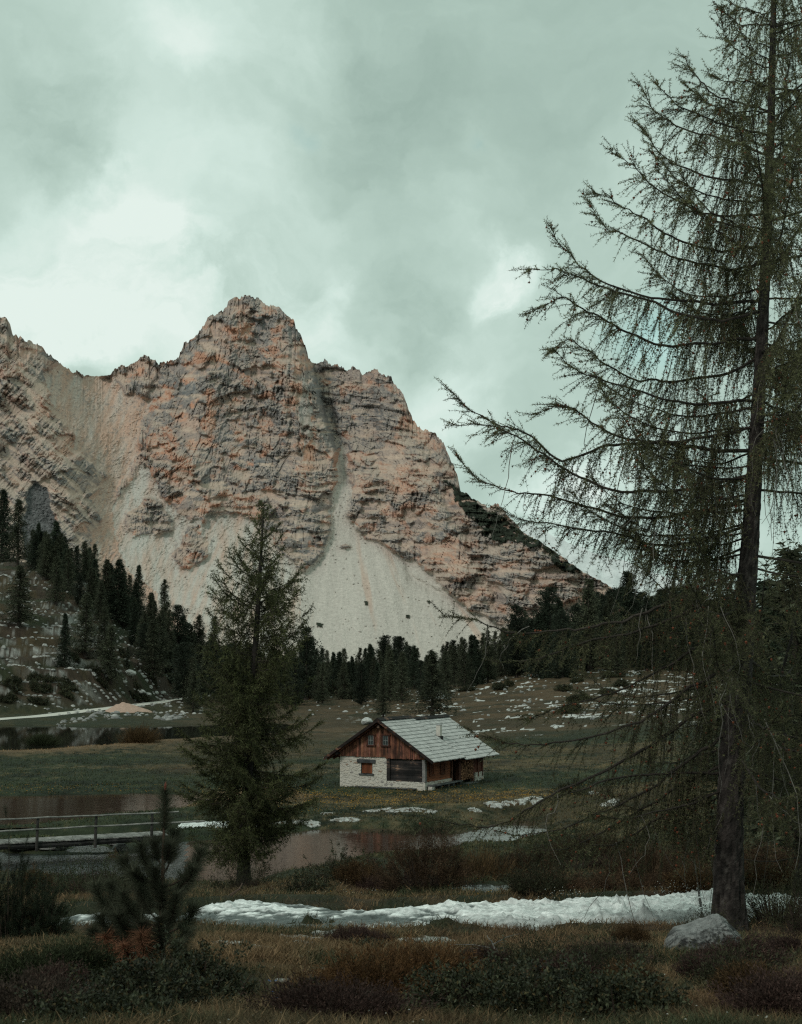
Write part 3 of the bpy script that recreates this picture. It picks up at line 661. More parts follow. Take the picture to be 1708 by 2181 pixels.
def rot_to(d):
    """orthonormal frames whose third axis is d (n,3)"""
    d = d / (np.linalg.norm(d, axis=1)[:, None] + 1e-9)
    ref = np.where(np.abs(d[:, 2:3]) < .9, np.array([[0, 0, 1.]]), np.array([[1., 0, 0]]))
    a = np.cross(d, ref); a /= np.linalg.norm(a, axis=1)[:, None] + 1e-9
    return a, np.cross(d, a), d
def blades(mb, base, dirn, length, width, col, rng, bend=0., m=0):
    """one slim triangle per row: base (n,3), direction (n,3)"""
    n = len(base); a, b, d = rot_to(dirn)
    th = rng.uniform(0, 2 * pi, n)[:, None]; s = a * np.cos(th) + b * np.sin(th)
    w = np.broadcast_to(width, (n,))[:, None] * .5; l = np.broadcast_to(length, (n,))[:, None]
    V = np.stack([base - s * w, base + s * w, base + d * l], 1)
    c = np.asarray(col, float); c = np.broadcast_to(c, (n, 3)) if c.ndim < 3 else c
    mb.add(V.reshape(-1, 3), None, np.arange(3 * n).reshape(-1, 3), col=np.repeat(c, 3, 0), m=m)
def leaves(mb, base, dirn, length, width, col, rng, m=0):
    """one pointed quad per row"""
    n = len(base); a, b, d = rot_to(dirn)
    th = rng.uniform(0, 2 * pi, n)[:, None]; s = a * np.cos(th) + b * np.sin(th)
    w = np.broadcast_to(width, (n,))[:, None] * .5; l = np.broadcast_to(length, (n,))[:, None]
    V = np.stack([base, base + s * w + d * l * .45, base + d * l, base - s * w + d * l * .45], 1)
    c = np.broadcast_to(np.asarray(col, float), (n, 3))
    mb.add(V.reshape(-1, 3), np.arange(4 * n).reshape(-1, 4), None, col=np.repeat(c, 4, 0), m=m)
def trunk_mesh(mb, H, r0, rng, bend=.1, n=9, k=24, lean=(0, 0), pts=None, flare=1.5, col=(.045, .036, .030), rad=None):
    s = np.linspace(0, 1, k)
    if pts is None:
        x = lean[0] * s + bend * np.sin(s * 5 + rng.uniform(0, 6)) * s * .5; y = lean[1] * s + bend * np.cos(s * 4 + rng.uniform(0, 6)) * s * .5
        P_ = np.stack([x, y, H * s], -1)
    else: P_ = np.asarray(pts, float); s = P_[:, 2] / H
    r = r0 * (1 - s) ** .8 + .008; r = r * (1 + (flare - 1) * np.exp(-np.maximum(s, 0) * H / .45))
    if rad is not None:                        # measured girth and furrowed bark
        zz = np.linspace(P_[0, 2], P_[-1, 2], 420); C_ = np.stack([np.interp(zz, P_[:, 2], P_[:, j]) for j in range(3)], -1); n = 40
        rr_ = np.interp(zz / H, rad[0], rad[1]) * (1 + .35 * np.exp(-np.maximum(zz, 0) / .35)); th = np.arange(n) * 2 * pi / n
        TH_, ZZ = np.meshgrid(th, zz); u = np.cos(TH_) * 2.2; v = np.sin(TH_) * 2.2
        fur = ridged(u * 3.2 + v * 2.1 + .4 * fbm(ZZ * 2, u, 2, 4), ZZ * 1.3 + v * 2.5, 3, 71) ; fl = worley(TH_ * 4.2, ZZ * 9., 72)
        Rr = rr_[:, None] * (1 + .13 * fur + .09 * (fl[0] - .5) + .12 * fbm(u, v + ZZ * .5, 2, 73)); V = C_[:, None] + np.stack([np.cos(TH_) * Rr, np.sin(TH_) * Rr, 0 * Rr], -1)
        i = np.arange(419)[:, None] * n; j = np.arange(n)[None]; q = np.stack([i + j, i + (j + 1) % n, i + n + (j + 1) % n, i + n + j], -1).reshape(-1, 4)
        cc = np.array([.020, .0165, .015])[None, None] * (1.1 + 1.3 * fur[..., None]) * (.45 + 1.1 * fl[0][..., None]); cc = mixc(cc, (.10, .092, .082), sst(.82, .95, fl[0]) * sst(.5, .1, fl[1]) * .7); mb.add(V.reshape(-1, 3), q, col=np.clip(cc, .006, 1).reshape(-1, 3))
        return P_
    mb.tube(P_, r, n, col=col)
    return P_

def far_conifer(kind, H, seed):
    """trunk and crown of a conifer seen from afar; returns template objects"""
    rng = np.random.default_rng(seed)
    tm = MB(); tp = trunk_mesh(tm, H, H * .014 + .05, rng, .12, 6, 12)
    cm = MB()
    if kind == 'larch': nb, W, z0, col, dens, sp = 190, H * .27, .10, np.array([.064, .070, .044]), 13, .36
    elif kind == 'spruce': nb, W, z0, col, dens, sp = 230, H * .225, .05, np.array([.032, .042, .027]), 15, .38
    else: nb, W, z0, col, dens, sp = 180, H * .24, .06, np.array([.034, .042, .029]), 16, .42
    B = []; D = []; Cc = []; Ln = []
    gap = rng.uniform(0, 6)
    for i in range(nb):
        f = (i + rng.uniform()) / nb; h = z0 + (1 - z0) * f ** 1.05
        ph = rng.uniform(0, 2 * pi)
        if kind == 'larch': L = W * (1 - (h - z0) / (1 - z0)) ** .85 * rng.uniform(.55, 1.15) * (.75 + .25 * sin(ph * 2 + gap + h * 9)) + .18; e0, e1 = -.12, .12
        elif kind == 'spruce': L = W * (1 - (h - z0) / (1 - z0)) ** .9 * rng.uniform(.7, 1.1) + .15; e0, e1 = -.35, -.05
        else:
            q = (h - z0) / (1 - z0); L = W * (1 - q ** 2.6) ** .6 * rng.uniform(.6, 1.1) * (.75 + .35 * sin(h * 23 + gap) * cos(ph + gap)) + .25; e0, e1 = .1, .35
        s = np.linspace(.12, 1, dens)
        r = L * s; zz = h * H + L * (e0 * s + e1 * s * s)
        bx = r * cos(ph); by = r * sin(ph); base = np.stack([bx, by, zz], -1)
        tip = base[::6]
        if len(tip) > 1 and kind == 'larch' and i % 2 == 0: cm.tube(np.stack([[0, 0, h * H], base[dens // 2], base[-1]]), [.035, .02, .008], 3, col=(.035, .03, .025), cap=False, m=1)
        for _ in range(2 if kind != 'larch' else 2):
            off = rng.normal(0, .10 + .06 * L, (dens, 3)); off[:, 2] -= np.abs(rng.normal(0, .12, dens)) * (1 if kind != 'pine' else -.2)
            B.append(base + off)
            lat = rng.normal(0, .6, (dens, 1)) * np.array([[-sin(ph), cos(ph), 0]])
            up = {'larch': -.25, 'spruce': -.35, 'pine': .75}[kind]
            D.append(np.array([[cos(ph), sin(ph), up]]) * .8 + lat + rng.normal(0, .25, (dens, 3)))
            tone = rng.uniform(.6, 1.35)
            Cc.append(np.broadcast_to(col * tone * (1 + .25 * (s[:, None] - .5)), (dens, 3)) * rng.uniform(.8, 1.2, (dens, 1)))
            Ln.append(np.full(dens, sp) * rng.uniform(.5, 1.25, dens) * (1 - .3 * h))
    B = np.concatenate(B); D = np.concatenate(D); Cc = np.concatenate(Cc); Ln = np.concatenate(Ln)
    leaves(cm, B, D, Ln, Ln * .42, Cc, rng)
    leaves(cm, B + rng.normal(0, .1, B.shape), D + rng.normal(0, .5, D.shape), Ln * .8, Ln * .3, Cc * .85, rng)
    t = bpy.data.meshes; 
    return tm, cm, H
def proto_tree(kind, seed, H):
    tm, cm, H = far_conifer(kind, H, seed)
    tr = tm.build('trunk', BARK); cr = cm.build('crown', [NEEDLE, BARK])
    return tr, cr, H
PROTO = {k: [proto_tree(k, s, 12.) for s in ss] for k, ss in (('larch', (1, 2, 3, 4)), ('spruce', (11, 12, 13)), ('pine', (21, 22, 23)))}
NAMES = {'larch': 'larch_tree', 'spruce': 'spruce_tree', 'pine': 'stone_pine_tree'}
first_used = set()
def put_tree(kind, x, y, z, H, label, group=None, rng=R, sx=1., var=None):
    i = int(rng.integers(len(PROTO[kind]))) if var is None else var % len(PROTO[kind])
    tr, cr, H0 = PROTO[kind][i]
    e = empty(NAMES[kind], (x, y, z - .15), rng.uniform(0, 6.28), label, 'tree', group)
    s = H / H0; e.scale = (s * sx * 1.08, s * sx * 1.08, s)
    if (kind, i) in first_used: tr = tr.copy(); cr = cr.copy(); C.objects.link(tr); C.objects.link(cr)
    first_used.add((kind, i))
    tr.parent = e; cr.parent = e
    return e
def tree_px(kind, px, row, top, label, sx=1., group=None, var=None, Y=None):
    if Y is None: x, y, z = place(px, row, 60, 420)
    else: x, y, z = at_dist(px, Y)
    H = ((1400 - top) / F + .0) * y - z
    return put_tree(kind, x, y, z, max(H, 1.5), label, group, R, sx, var)
HILL = [('spruce', 4, 1197, 1040, 'very dark tall spruce at the far left edge of the hillside crest', 1.),
 ('larch', 37, 1205, 1062, 'tall feathery larch on the hillside crest beside the very dark spruce', 1.),
 ('larch', 40, 1334, 1203, 'broad lone larch with a bare lower trunk on the stony left hillside', 1.55),
 ('spruce', 75, 1213, 1134, 'short dark conifer on the crest right of the tall feathery larch', 1.1),
 ('larch', 96, 1234, 1150, 'small larch on the crest between two dark conifers', 1.),
 ('spruce', 117, 1230, 1108, 'tall dark spruce on the hillside crest above the rocky clearing', 1.15),
 ('larch', 119, 1288, 1184, 'larch at the upper edge of the rocky clearing, below the crest', 1.2),
 ('spruce', 137, 1421, 1305, 'narrow blackish conifer standing alone in front of the limestone benches', .8),
 ('pine', 168, 1292, 1224, 'small dark stone pine on the slope above the narrow blackish conifer', .9),
 ('larch', 181, 1402, 1264, 'grey green larch just right of the narrow blackish conifer', 1.3),
 ('spruce', 200, 1290, 1190, 'dark spruce inside the upper hillside wood', 1.1),
 ('larch', 225, 1309, 1190, 'slim tall larch on the upper hillside wood, left of two pointed spruces', 1.),
 ('spruce', 252, 1326, 1190, 'dark pointed spruce on the slope left of the slender isolated one', 1.2),
 ('spruce', 294, 1292, 1203, 'slender isolated spruce outlined against the pale scree', .95),
 ('larch', 319, 1338, 1262, 'medium larch between the slender isolated spruce and the ragged one', 1.),
 ('larch', 350, 1332, 1234, 'ragged topped larch outlined against the orange scree', 1.),
 ('larch', 221, 1409, 1292, 'larch standing behind the one with a leaning trunk', 1.),
 ('larch', 235, 1457, 1332, 'larch with a leaning thin trunk low on the heath slope', 1.35),
 ('larch', 271, 1426, 1376, 'small orange tinged young larch on the lower slope', .9),
 ('larch', 300, 1402, 1316, 'mid height larch low in the hillside wood', 1.1),
 ('larch', 325, 1450, 1320, 'large grey green larch at the foot of the wooded slope', 1.35),
 ('pine', 377, 1410, 1290, 'blackish rounded stone pine at the foot of the wood', 1.15),
 ('pine', 392, 1492, 1370, 'black green stone pine beside the gravel road', 1.25),
 ('larch', 411, 1517, 1424, 'small brownish larch growing over the road bend', 1.1),
 ('larch', 423, 1440, 1309, 'yellow green larch behind the black stone pine', 1.05),
 ('larch', 455, 1455, 1312, 'tall thin larch seen left of the middle larch crown', 1.)]
for i, (k, px_, row_, top_, lab, sx_) in enumerate(HILL): tree_px(k, px_, row_, top_, lab, sx_, 'single conifers on the left hillside', i)
# the closed wood of the hillside
rh = np.random.default_rng(5)
crest = [(0, 1195), (60, 1205), (110, 1225), (160, 1255), (200, 1285), (250, 1322), (300, 1372), (345, 1405), (400, 1440), (480, 1465), (640, 1480)]
n_ = 0
for _ in range(400):
    if n_ >= 70: break
    px_ = rh.uniform(60, 470); lo = np.interp(px_, [p[0] for p in crest], [p[1] for p in crest])
    row_ = lo + rh.uniform(-55, 38) * (1 if px_ > 150 else .45)
    x, y, z = place(px_, row_, 60, 420)
    if y > 410: continue
    k = rh.choice(['larch', 'spruce', 'pine'], p=[.55, .27, .18]); H = rh.uniform(6.5, 10.5)
    put_tree(k, x, y, z, H, {'larch': 'larch in the closed wood covering the left hillside', 'spruce': 'dark spruce in the closed wood covering the left hillside', 'pine': 'rounded stone pine in the closed wood covering the left hillside'}[k], 'closed wood on the left hillside', rh, rh.uniform(.9, 1.2)); n_ += 1
# forest belt at the foot of the scree
tops = [(400, 1350), (520, 1365), (640, 1372), (655, 1345), (700, 1385), (760, 1372), (800, 1368), (830, 1352), (880, 1372), (930, 1375), (990, 1352), (1020, 1345), (1060, 1340), (1100, 1312), (1150, 1290), (1172, 1268), (1210, 1300), (1250, 1262), (1300, 1250), (1340, 1232), (1380, 1270), (1450, 1235), (1520, 1262), (1600, 1270), (1720, 1245)]
rf = np.random.default_rng(6)
for i in range(235):
    px_ = 395 + (i + rf.uniform()) / 235 * 1345
    back = rf.uniform() ** .8; Y_ = lerp(238 if px_ > 640 else 225, 380, back)
    if px_ > 1000: Y_ = lerp(268, 400, back)
    x, y, z = at_dist(px_, Y_)
    top = np.interp(px_, [t[0] for t in tops], [t[1] for t in tops]) + abs(rf.normal(0, 25)) - 5 + (1 - back) * 26 * rf.uniform(-.2, 1.)
    H = float(np.clip((1400 - top) / F * y - z, 5, 21))
    k = rf.choice(['larch', 'spruce', 'pine'], p=[.48, .30, .22])
    reg = 'behind the brown slope' if px_ > 1060 else ('behind the hut' if px_ > 640 else 'behind the middle larch')
    put_tree(k, x, y, z, H, {'larch': f'olive larch packed into the forest belt {reg}', 'spruce': f'dark pointed spruce packed into the forest belt {reg}', 'pine': f'blackish round topped pine packed into the forest belt {reg}'}[k], f'forest belt {reg}', rf, rf.uniform(.85, 1.15))
for a_ in [('larch', 816, 1528, 1430, 'thin see-through larch rising just behind the hut ridge', .95, 2, None), ('larch', 921, 1528, 1384, 'broad larch with two trunks behind the hut roof', 1.5, 1, None),
           ('pine', 652, 1490, 1338, 'round headed stone pine right of the middle larch crown', 1., 0, None), ('pine', 1172, 1440, 1254, 'tall stone pine sticking out above the forest on the brown slope', 1., 1, None),
           ('spruce', 1192, 1442, 1272, 'black narrow conifer leaning against the tall stone pine', .9, 0, None), ('pine', 1100, 1442, 1290, 'lone topped pine left of the tall stone pine', .9, 2, None),
           ('spruce', 1342, 1420, 1216, 'broad dark spruce seen through the hanging larch twigs', 1.4, 1, None), ('larch', 1256, 1430, 1232, 'thin larch outlined against the end of the mountain', 1.1, 3, None), ('spruce', 1010, 1455, 1352, 'blackish spruce at the right end of the pale scree', 1.1, 2, None)]:
    k, px_, row_, top_, lab, sx_, v_, Y_ = a_; tree_px(k, px_, row_, top_, lab, sx_, None, v_, Y_)

for k, px_, Y_, H_, lab, v_ in (('larch', 1694, 41., 9.5, 'dense dark larch filling the right edge behind the big trunk', 1), ('spruce', 1640, 64., 11., 'dark spruce partly hidden by the big larch trunk', 0), ('larch', 1500, 92., 8.0, 'bushy larch on the far bank seen through the low hanging twigs', 2), ('larch', 1585, 120., 13., 'tall dim larch right behind the big larch trunk', 0)):
    x, y, z = at_dist(px_, Y_); put_tree(k, x, y, z, H_, lab, None, R, 1.25, v_)
# ---------------------------------------------------------------- larches near the camera
def curve(p0, p1, p2, p3, n):
    t = np.linspace(0, 1, n)[:, None]
    return (1 - t) ** 3 * p0 + 3 * (1 - t) ** 2 * t * p1 + 3 * (1 - t) * t * t * p2 + t ** 3 * p3
def larch(name, loc, H, trunk_pts, r0, limbs, label, seed, tuft, step, tw, droop, ncol, dens=1., cones=.05, ndl=4, tlen=(.25, 1.1), thin=None, bare=0, rad=None, low=None):
    """limbs: list of polylines (k,3) relative to the base"""
    rng = np.random.default_rng(seed)
    e = empty(name, loc, 0, label, 'tree')
    tm = MB(); trunk_mesh(tm, H, r0, rng, pts=trunk_pts, n=14, k=40, flare=1.45, col=(.030, .025, .022), rad=rad); tm.build('trunk', BARK, e)
    wm, cm = MB(), MB()
    NB, ND, NC, CB = [], [], [], []
    def twig(p, d, L, grav, lev=0):
        k = max(4, int(L / .12) + 2); s = np.linspace(0, 1, k)
        d = d / np.linalg.norm(d); pts = p + np.outer(s * L, d); pts[:, 2] -= grav * L * s ** 1.6
        pts += np.cumsum(rng.normal(0, .012 * L ** .5, (k, 3)), 0) * s[:, None]
        if grav < 0: pass
        wm.tube(pts, np.linspace(tw * (1.2 if lev == 0 else .8), tw * .35, k), 3, col=np.array([.046, .038, .029]) * rng.uniform(.7, 1.5), cap=False)
        m = max(2, int(L / step)); q = np.linspace(.04, 1, m) * (k - 1); i = np.minimum(q.astype(int), k - 2); f = (q - i)[:, None]
        base = pts[i] * (1 - f) + pts[i + 1] * f; tg = pts[i + 1] - pts[i]; tg /= np.linalg.norm(tg, axis=1)[:, None] + 1e-9
        NB.append(np.repeat(base, ndl, 0)); rd = rng.normal(0, 1, (m * ndl, 3)); rd /= np.linalg.norm(rd, axis=1)[:, None]
        ND.append(rd + np.repeat(tg, ndl, 0) * .45)
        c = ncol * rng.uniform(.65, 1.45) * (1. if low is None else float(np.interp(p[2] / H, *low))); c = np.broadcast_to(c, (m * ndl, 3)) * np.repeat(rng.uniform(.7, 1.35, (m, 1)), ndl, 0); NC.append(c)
        if rng.uniform() < cones * L * 8: CB.append(base[rng.integers(0, m, max(1, int(2 * rng.uniform(.3, 1.6))))] + rng.normal(0, .01, 3))
        if lev == 0 and L > .55 * tlen[1]:
            for _ in range(int(rng.integers(1, 4))):
                j = int(rng.integers(k // 4, k - 1)); dd = (pts[j] - pts[j - 1]); dd = dd / (np.linalg.norm(dd) + 1e-9) + rng.normal(0, .5, 3); twig(pts[j], dd, L * rng.uniform(.25, .5), grav * .8, 1)
    for pl, rr in limbs:
        k = len(pl); pl = pl.copy(); pl[1:] += np.cumsum(rng.normal(0, .012 + .006 * (tuft < .07), (k - 1, 3)), 0); seg = np.linalg.norm(np.diff(pl, axis=0), axis=1); L = seg.sum(); cum = np.concatenate([[0], np.cumsum(seg)]) / L
        rad = rr * .62 * (1 - cum) ** .8 + tw * .8; wm.tube(pl, rad, 6 if rr > .02 else 4, col=np.array([.040, .033, .028]) * rng.uniform(.85, 1.3), cap=False)
        fz = 1. if thin is None else float(np.interp(pl[0][2] / H, *thin)); nt_ = int(L / .085 * dens * fz) + 3
        for j in range(nt_):
            s = rng.uniform(.10, 1) if j < nt_ - 3 else 1.; i = min(int(np.searchsorted(cum, s)) - 1, k - 2); i = max(i, 0)
            f = (s - cum[i]) / (cum[i + 1] - cum[i] + 1e-9); p = pl[i] * (1 - f) + pl[i + 1] * f
            tg = pl[i + 1] - pl[i]; tg /= np.linalg.norm(tg) + 1e-9
            lat = np.cross(tg, [0, 0, 1]); lat /= np.linalg.norm(lat) + 1e-9; lat *= rng.choice([-1, 1])
            hang = np.clip(1.25 - s * 1.15 + rng.normal(0, .18), 0, 1)       # inner twigs hang, outer ones reach out
            hang *= droop
            d = tg * (1.1 - .75 * hang) + lat * rng.uniform(.35, 1.0) + np.array([0, 0, -1.4 * hang + .30 * (1 - hang)]) + rng.normal(0, .18, 3)
            Lt = rng.uniform(*tlen) * (1 - .60 * s ** 2) * min(1, L / 2.2 + .25)
            twig(p, d, Lt, .45 * hang + .05)
    for _ in range(bare):                      # long naked twigs hanging from the lower limbs
        pl, rr = limbs[int(rng.integers(len(limbs)))]
        if pl[0][2] > .55 * H: continue
        p = pl[int(len(pl) * rng.uniform(.15, .8))]; Lb = rng.uniform(.7, 2.2); k = 9; s = np.linspace(0, 1, k)
        q = p + np.outer(s, [rng.normal(0, .35), rng.normal(0, .35), -Lb]) + np.cumsum(rng.normal(0, .035, (k, 3)), 0); q = q + np.outer(np.sin(s * pi) * rng.uniform(-.25, .25), [1, .3, 0])
        wm.tube(q, np.linspace(.0085, .003, k), 4, col=np.array([.15, .135, .12]) * rng.uniform(.6, 1.3), cap=False)
    B = np.concatenate(NB); D = np.concatenate(ND); Cc = np.concatenate(NC)
    blades(cm, B, D, tuft * rng.uniform(.6, 1.2, len(B)), tuft * .17, Cc, rng)
    if CB:
        cb = np.concatenate(CB)
        s_ = .018 * (tuft / .03) ** .4
        oc = np.array([[0, 0, .7], [1, 0, 0], [0, 1, 0], [-1, 0, 0], [0, -1, 0], [0, 0, -1.4]]) * s_
        T = np.array([[0, 1, 2], [0, 2, 3], [0, 3, 4], [0, 4, 1], [5, 2, 1], [5, 3, 2], [5, 4, 3], [5, 1, 4]])
        n = len(cb); V = (cb[:, None] + oc[None] * rng.uniform(.7, 1.2, (n, 1, 1))).reshape(-1, 3)
        cc = np.where(rng.uniform(size=(n, 1)) < .6, np.array([[.17, .055, .03]]), np.array([[.07, .04, .03]]))
        km = MB(); km.add(V, None, (T[None] + np.arange(n)[:, None, None] * 6).reshape(-1, 3), col=np.repeat(cc, 6, 0))
        c_ = km.build('cones', tint_mat(name + '_cones', n1=30, n2=90), e); tag(c_, kind='stuff')
    wm.build('branches', BARK, e); cm.build('needles', [NEEDLE], e)
    print(name, 'needles', len(B))
    return e

# big larch at the right edge: base 25 m away
x0, y0, _ = at_dist(1553, 25.0); zb = -4.72
K = 25.0 / F
def rel(px, row, dy=0.):
    """picture position at the tree's distance -> position relative to its base"""
    p = P(px, row, y0 + dy); return np.array([p[0] - x0, dy, p[2] - zb])
tr_px = [(1553, 1975), (1552, 1900), (1552, 1800), (1555, 1700), (1560, 1600), (1574, 1480), (1582, 1380), (1588, 1280), (1596, 1180), (1602, 1080), (1608, 980), (1615, 860), (1622, 740), (1628, 620), (1633, 500), (1637, 380), (1642, 260), (1645, 120), (1648, 0), (1650, -120), (1651, -240)]
tp = np.array([rel(*p) for p in tr_px]); tp[0, 2] = -.2
BH = float(tp[-1, 2])
def trunk_at(z): return np.array([np.interp(z, tp[:, 2], tp[:, 0]), np.interp(z, tp[:, 2], tp[:, 1]), z])
rl = np.random.default_rng(40)
limbs = []
LEFT = [  # picture polylines of the limbs that stand out on the left
    [(1645, 60), (1600, 50), (1565, 25), (1548, 2)], [(1643, 190), (1590, 165), (1540, 160), (1505, 145)], [(1640, 240), (1585, 215), (1520, 190), (1475, 150), (1447, 118)],
    [(1640, 290), (1570, 270), (1490, 235), (1430, 200), (1398, 150)], [(1638, 330), (1560, 310), (1470, 290), (1400, 245), (1362, 190)], [(1636, 400), (1560, 392), (1480, 370), (1400, 330), (1345, 260)],
    [(1632, 455), (1560, 455), (1480, 440), (1400, 400), (1350, 350), (1310, 330)], [(1630, 520), (1540, 545), (1440, 520), (1350, 470), (1290, 430), (1256, 405)], [(1628, 560), (1540, 575), (1450, 560), (1370, 520), (1300, 480), (1262, 430)],
    [(1626, 640), (1530, 650), (1420, 640), (1320, 610), (1240, 560), (1195, 520), (1172, 488)], [(1624, 660), (1520, 690), (1400, 640), (1290, 600), (1210, 560), (1135, 560)], [(1620, 720), (1520, 740), (1400, 745), (1300, 710), (1240, 665), (1200, 640), (1130, 690)],
    [(1618, 760), (1540, 790), (1440, 800), (1350, 795), (1260, 750), (1200, 700), (1160, 735)], [(1612, 850), (1520, 860), (1400, 855), (1300, 820), (1230, 790), (1165, 735)], [(1608, 910), (1500, 935), (1380, 945), (1300, 925), (1230, 880), (1180, 860), (1120, 885)],
    [(1606, 960), (1500, 965), (1390, 955), (1290, 965), (1200, 1000), (1130, 935), (1075, 905), (1015, 872), (960, 822)], [(1603, 1010), (1520, 1030), (1430, 1050), (1320, 1050), (1230, 1010), (1140, 950), (1060, 915), (965, 915)],
    [(1600, 1060), (1500, 1085), (1380, 1100), (1270, 1070), (1180, 1040), (1110, 1035), (1040, 1020), (992, 968)], [(1596, 1120), (1500, 1150), (1400, 1160), (1300, 1130), (1200, 1110), (1120, 1100), (1060, 1070)],
    [(1590, 1215), (1500, 1245), (1420, 1280), (1340, 1305), (1260, 1325), (1180, 1335), (1100, 1330), (1020, 1320), (960, 1300), (925, 1290)], [(1590, 1250), (1500, 1290), (1400, 1340), (1300, 1370), (1200, 1400), (1120, 1420), (1050, 1420)],
    [(1585, 1330), (1490, 1370), (1400, 1430), (1300, 1480), (1200, 1500), (1120, 1540)], [(1582, 1400), (1480, 1460), (1380, 1520), (1280, 1560), (1170, 1590), (1090, 1590), (1010, 1560)],
    [(1575, 1480), (1480, 1540), (1390, 1580), (1280, 1640), (1180, 1690), (1100, 1740), (1040, 1760), (950, 1750), (900, 1735)], [(1570, 1550), (1470, 1610), (1380, 1680), (1300, 1720), (1200, 1760), (1110, 1770)],
    [(1562, 1620), (1480, 1660), (1400, 1710), (1300, 1770), (1220, 1800), (1150, 1790)], [(1556, 1690), (1500, 1700), (1420, 1735), (1330, 1790), (1240, 1800), (1190, 1780)], [(1556, 1640), (1450, 1640), (1330, 1650), (1200, 1690), (1120, 1700)]]
for L_ in LEFT:
    n = len(L_); dy_end = rl.uniform(-1.6, 1.6)
    pl = np.array([rel(p[0], p[1], dy_end * (i / (n - 1)) ** 1.2) for i, p in enumerate(L_)])
    pl[0] = trunk_at(pl[0, 2]); t = np.linspace(0, n - 1, 5 * n); sm = np.stack([np.interp(t, np.arange(n), pl[:, j]) for j in range(3)], -1)
    ker = np.array([1, 2, 3, 2, 1]) / 9.; pad = np.pad(sm, ((2, 2), (0, 0)), mode='edge'); sm = np.stack([np.convolve(pad[:, j], ker, 'valid') for j in range(3)], -1)
    Ln = np.linalg.norm(np.diff(sm, axis=0), axis=1).sum(); limbs.append((sm, .012 + .0075 * Ln))
for i in range(124):
    z = BH * (.10 + .88 * ((i + rl.uniform()) / 124) ** .9); ph = rl.uniform(0, 2 * pi)
    base = trunk_at(z); q = z / BH
    Lm = np.interp(q, [.0, .1, .35, .5, .7, .85, 1.], [3.2, 4.6, 5.2, 4.9, 3.4, 1.9, .3]) * rl.uniform(.5, .95)
    if cos(ph) < -.35: Lm *= .72
    u = np.array([cos(ph), sin(ph), 0]); e0 = np.interp(q, [0, .35, .6, 1], [-.42, -.18, .0, .35]); up = np.interp(q, [0, .4, 1], [.18, .38, .45])
    p1 = base + u * Lm * .35 + [0, 0, Lm * e0 * .35]; p2 = base + u * Lm * .72 + [0, 0, Lm * e0 * .75]; p3 = base + u * Lm + [0, 0, Lm * (e0 + up)] + rl.normal(0, .1, 3)
    limbs.append((curve(base, p1, p2, p3, 16), .010 + .007 * Lm))
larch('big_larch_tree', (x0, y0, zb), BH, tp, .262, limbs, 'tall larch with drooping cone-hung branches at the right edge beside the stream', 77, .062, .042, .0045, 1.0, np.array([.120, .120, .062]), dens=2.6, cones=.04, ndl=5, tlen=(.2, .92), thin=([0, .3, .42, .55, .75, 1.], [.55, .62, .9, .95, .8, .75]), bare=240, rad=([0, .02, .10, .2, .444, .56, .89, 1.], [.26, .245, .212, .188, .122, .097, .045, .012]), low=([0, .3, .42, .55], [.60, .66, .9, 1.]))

# middle larch, 50 m away
x1, y1, _ = at_dist(520, 50.0); z1 = tz1(x1, y1); K1 = 50.0 / F
base_row = proj(x1, y1, z1)[1]
def relm(px, row): p = P(px, row, y1); return np.array([p[0] - x1, 0, p[2] - z1])
mp_ = [(521, base_row + 12), (519, 1840), (522, 1760), (528, 1650), (534, 1520), (543, 1400), (550, 1280), (556, 1180), (560, 1110), (563, 1068)]
tpm = np.array([relm(*p) for p in mp_]); tpm[0, 2] = -.3; MH = float(tpm[-1, 2])
rm = np.random.default_rng(41); limbs = []
for i in range(185):
    q = .13 + .86 * ((i + rm.uniform()) / 185); z = MH * q; ph = rm.uniform(0, 2 * pi)
    base = np.array([np.interp(z, tpm[:, 2], tpm[:, 0]), 0, z])
    Lm = np.interp(q, [0, .08, .14, .25, .45, .62, .72, .85, 1.], [1.0, 1.6, 2.5, 2.7, 2.4, 1.85, 1.8, .95, .15]) * rm.uniform(.5, 1.08)
    u = np.array([cos(ph), sin(ph), 0]); e0 = np.interp(q, [0, .4, .7, 1], [-.40, -.15, .15, .6]); up = np.interp(q, [0, .4, 1], [.16, .32, .35])
    p1 = base + u * Lm * .35 + [0, 0, Lm * e0 * .35]; p2 = base + u * Lm * .7 + [0, 0, Lm * e0 * .7]; p3 = base + u * Lm + [0, 0, Lm * (e0 + up)]
    limbs.append((curve(base, p1, p2, p3, 9), .010 + .008 * Lm))
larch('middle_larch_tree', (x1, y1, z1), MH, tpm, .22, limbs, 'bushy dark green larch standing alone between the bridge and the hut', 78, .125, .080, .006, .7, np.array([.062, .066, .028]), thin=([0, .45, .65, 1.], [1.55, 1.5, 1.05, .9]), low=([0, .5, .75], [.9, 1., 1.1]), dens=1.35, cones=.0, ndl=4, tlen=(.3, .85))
# ---------------------------------------------------------------- the hut
HX, HY = ground_at(904.5, 1684, -9.0)         # near corner
TH = radians(27)
hx, hy = np.array([cos(TH) * -1, sin(TH)]), np.array([sin(TH), cos(TH)])   # along the gable to the left, along the side to the back
W_, L_ = 6.6, 9.9
def hut_M(V):
    """local: x along the gable from the near corner to the left, y towards the back, z up"""
    V = np.asarray(V, float); return V
hut = empty('mountain_hut', (float(HX), float(HY), -9.0), 0, 'small alpine hut of pale rubble stone and brown boards under a grey shingle roof', 'hut')
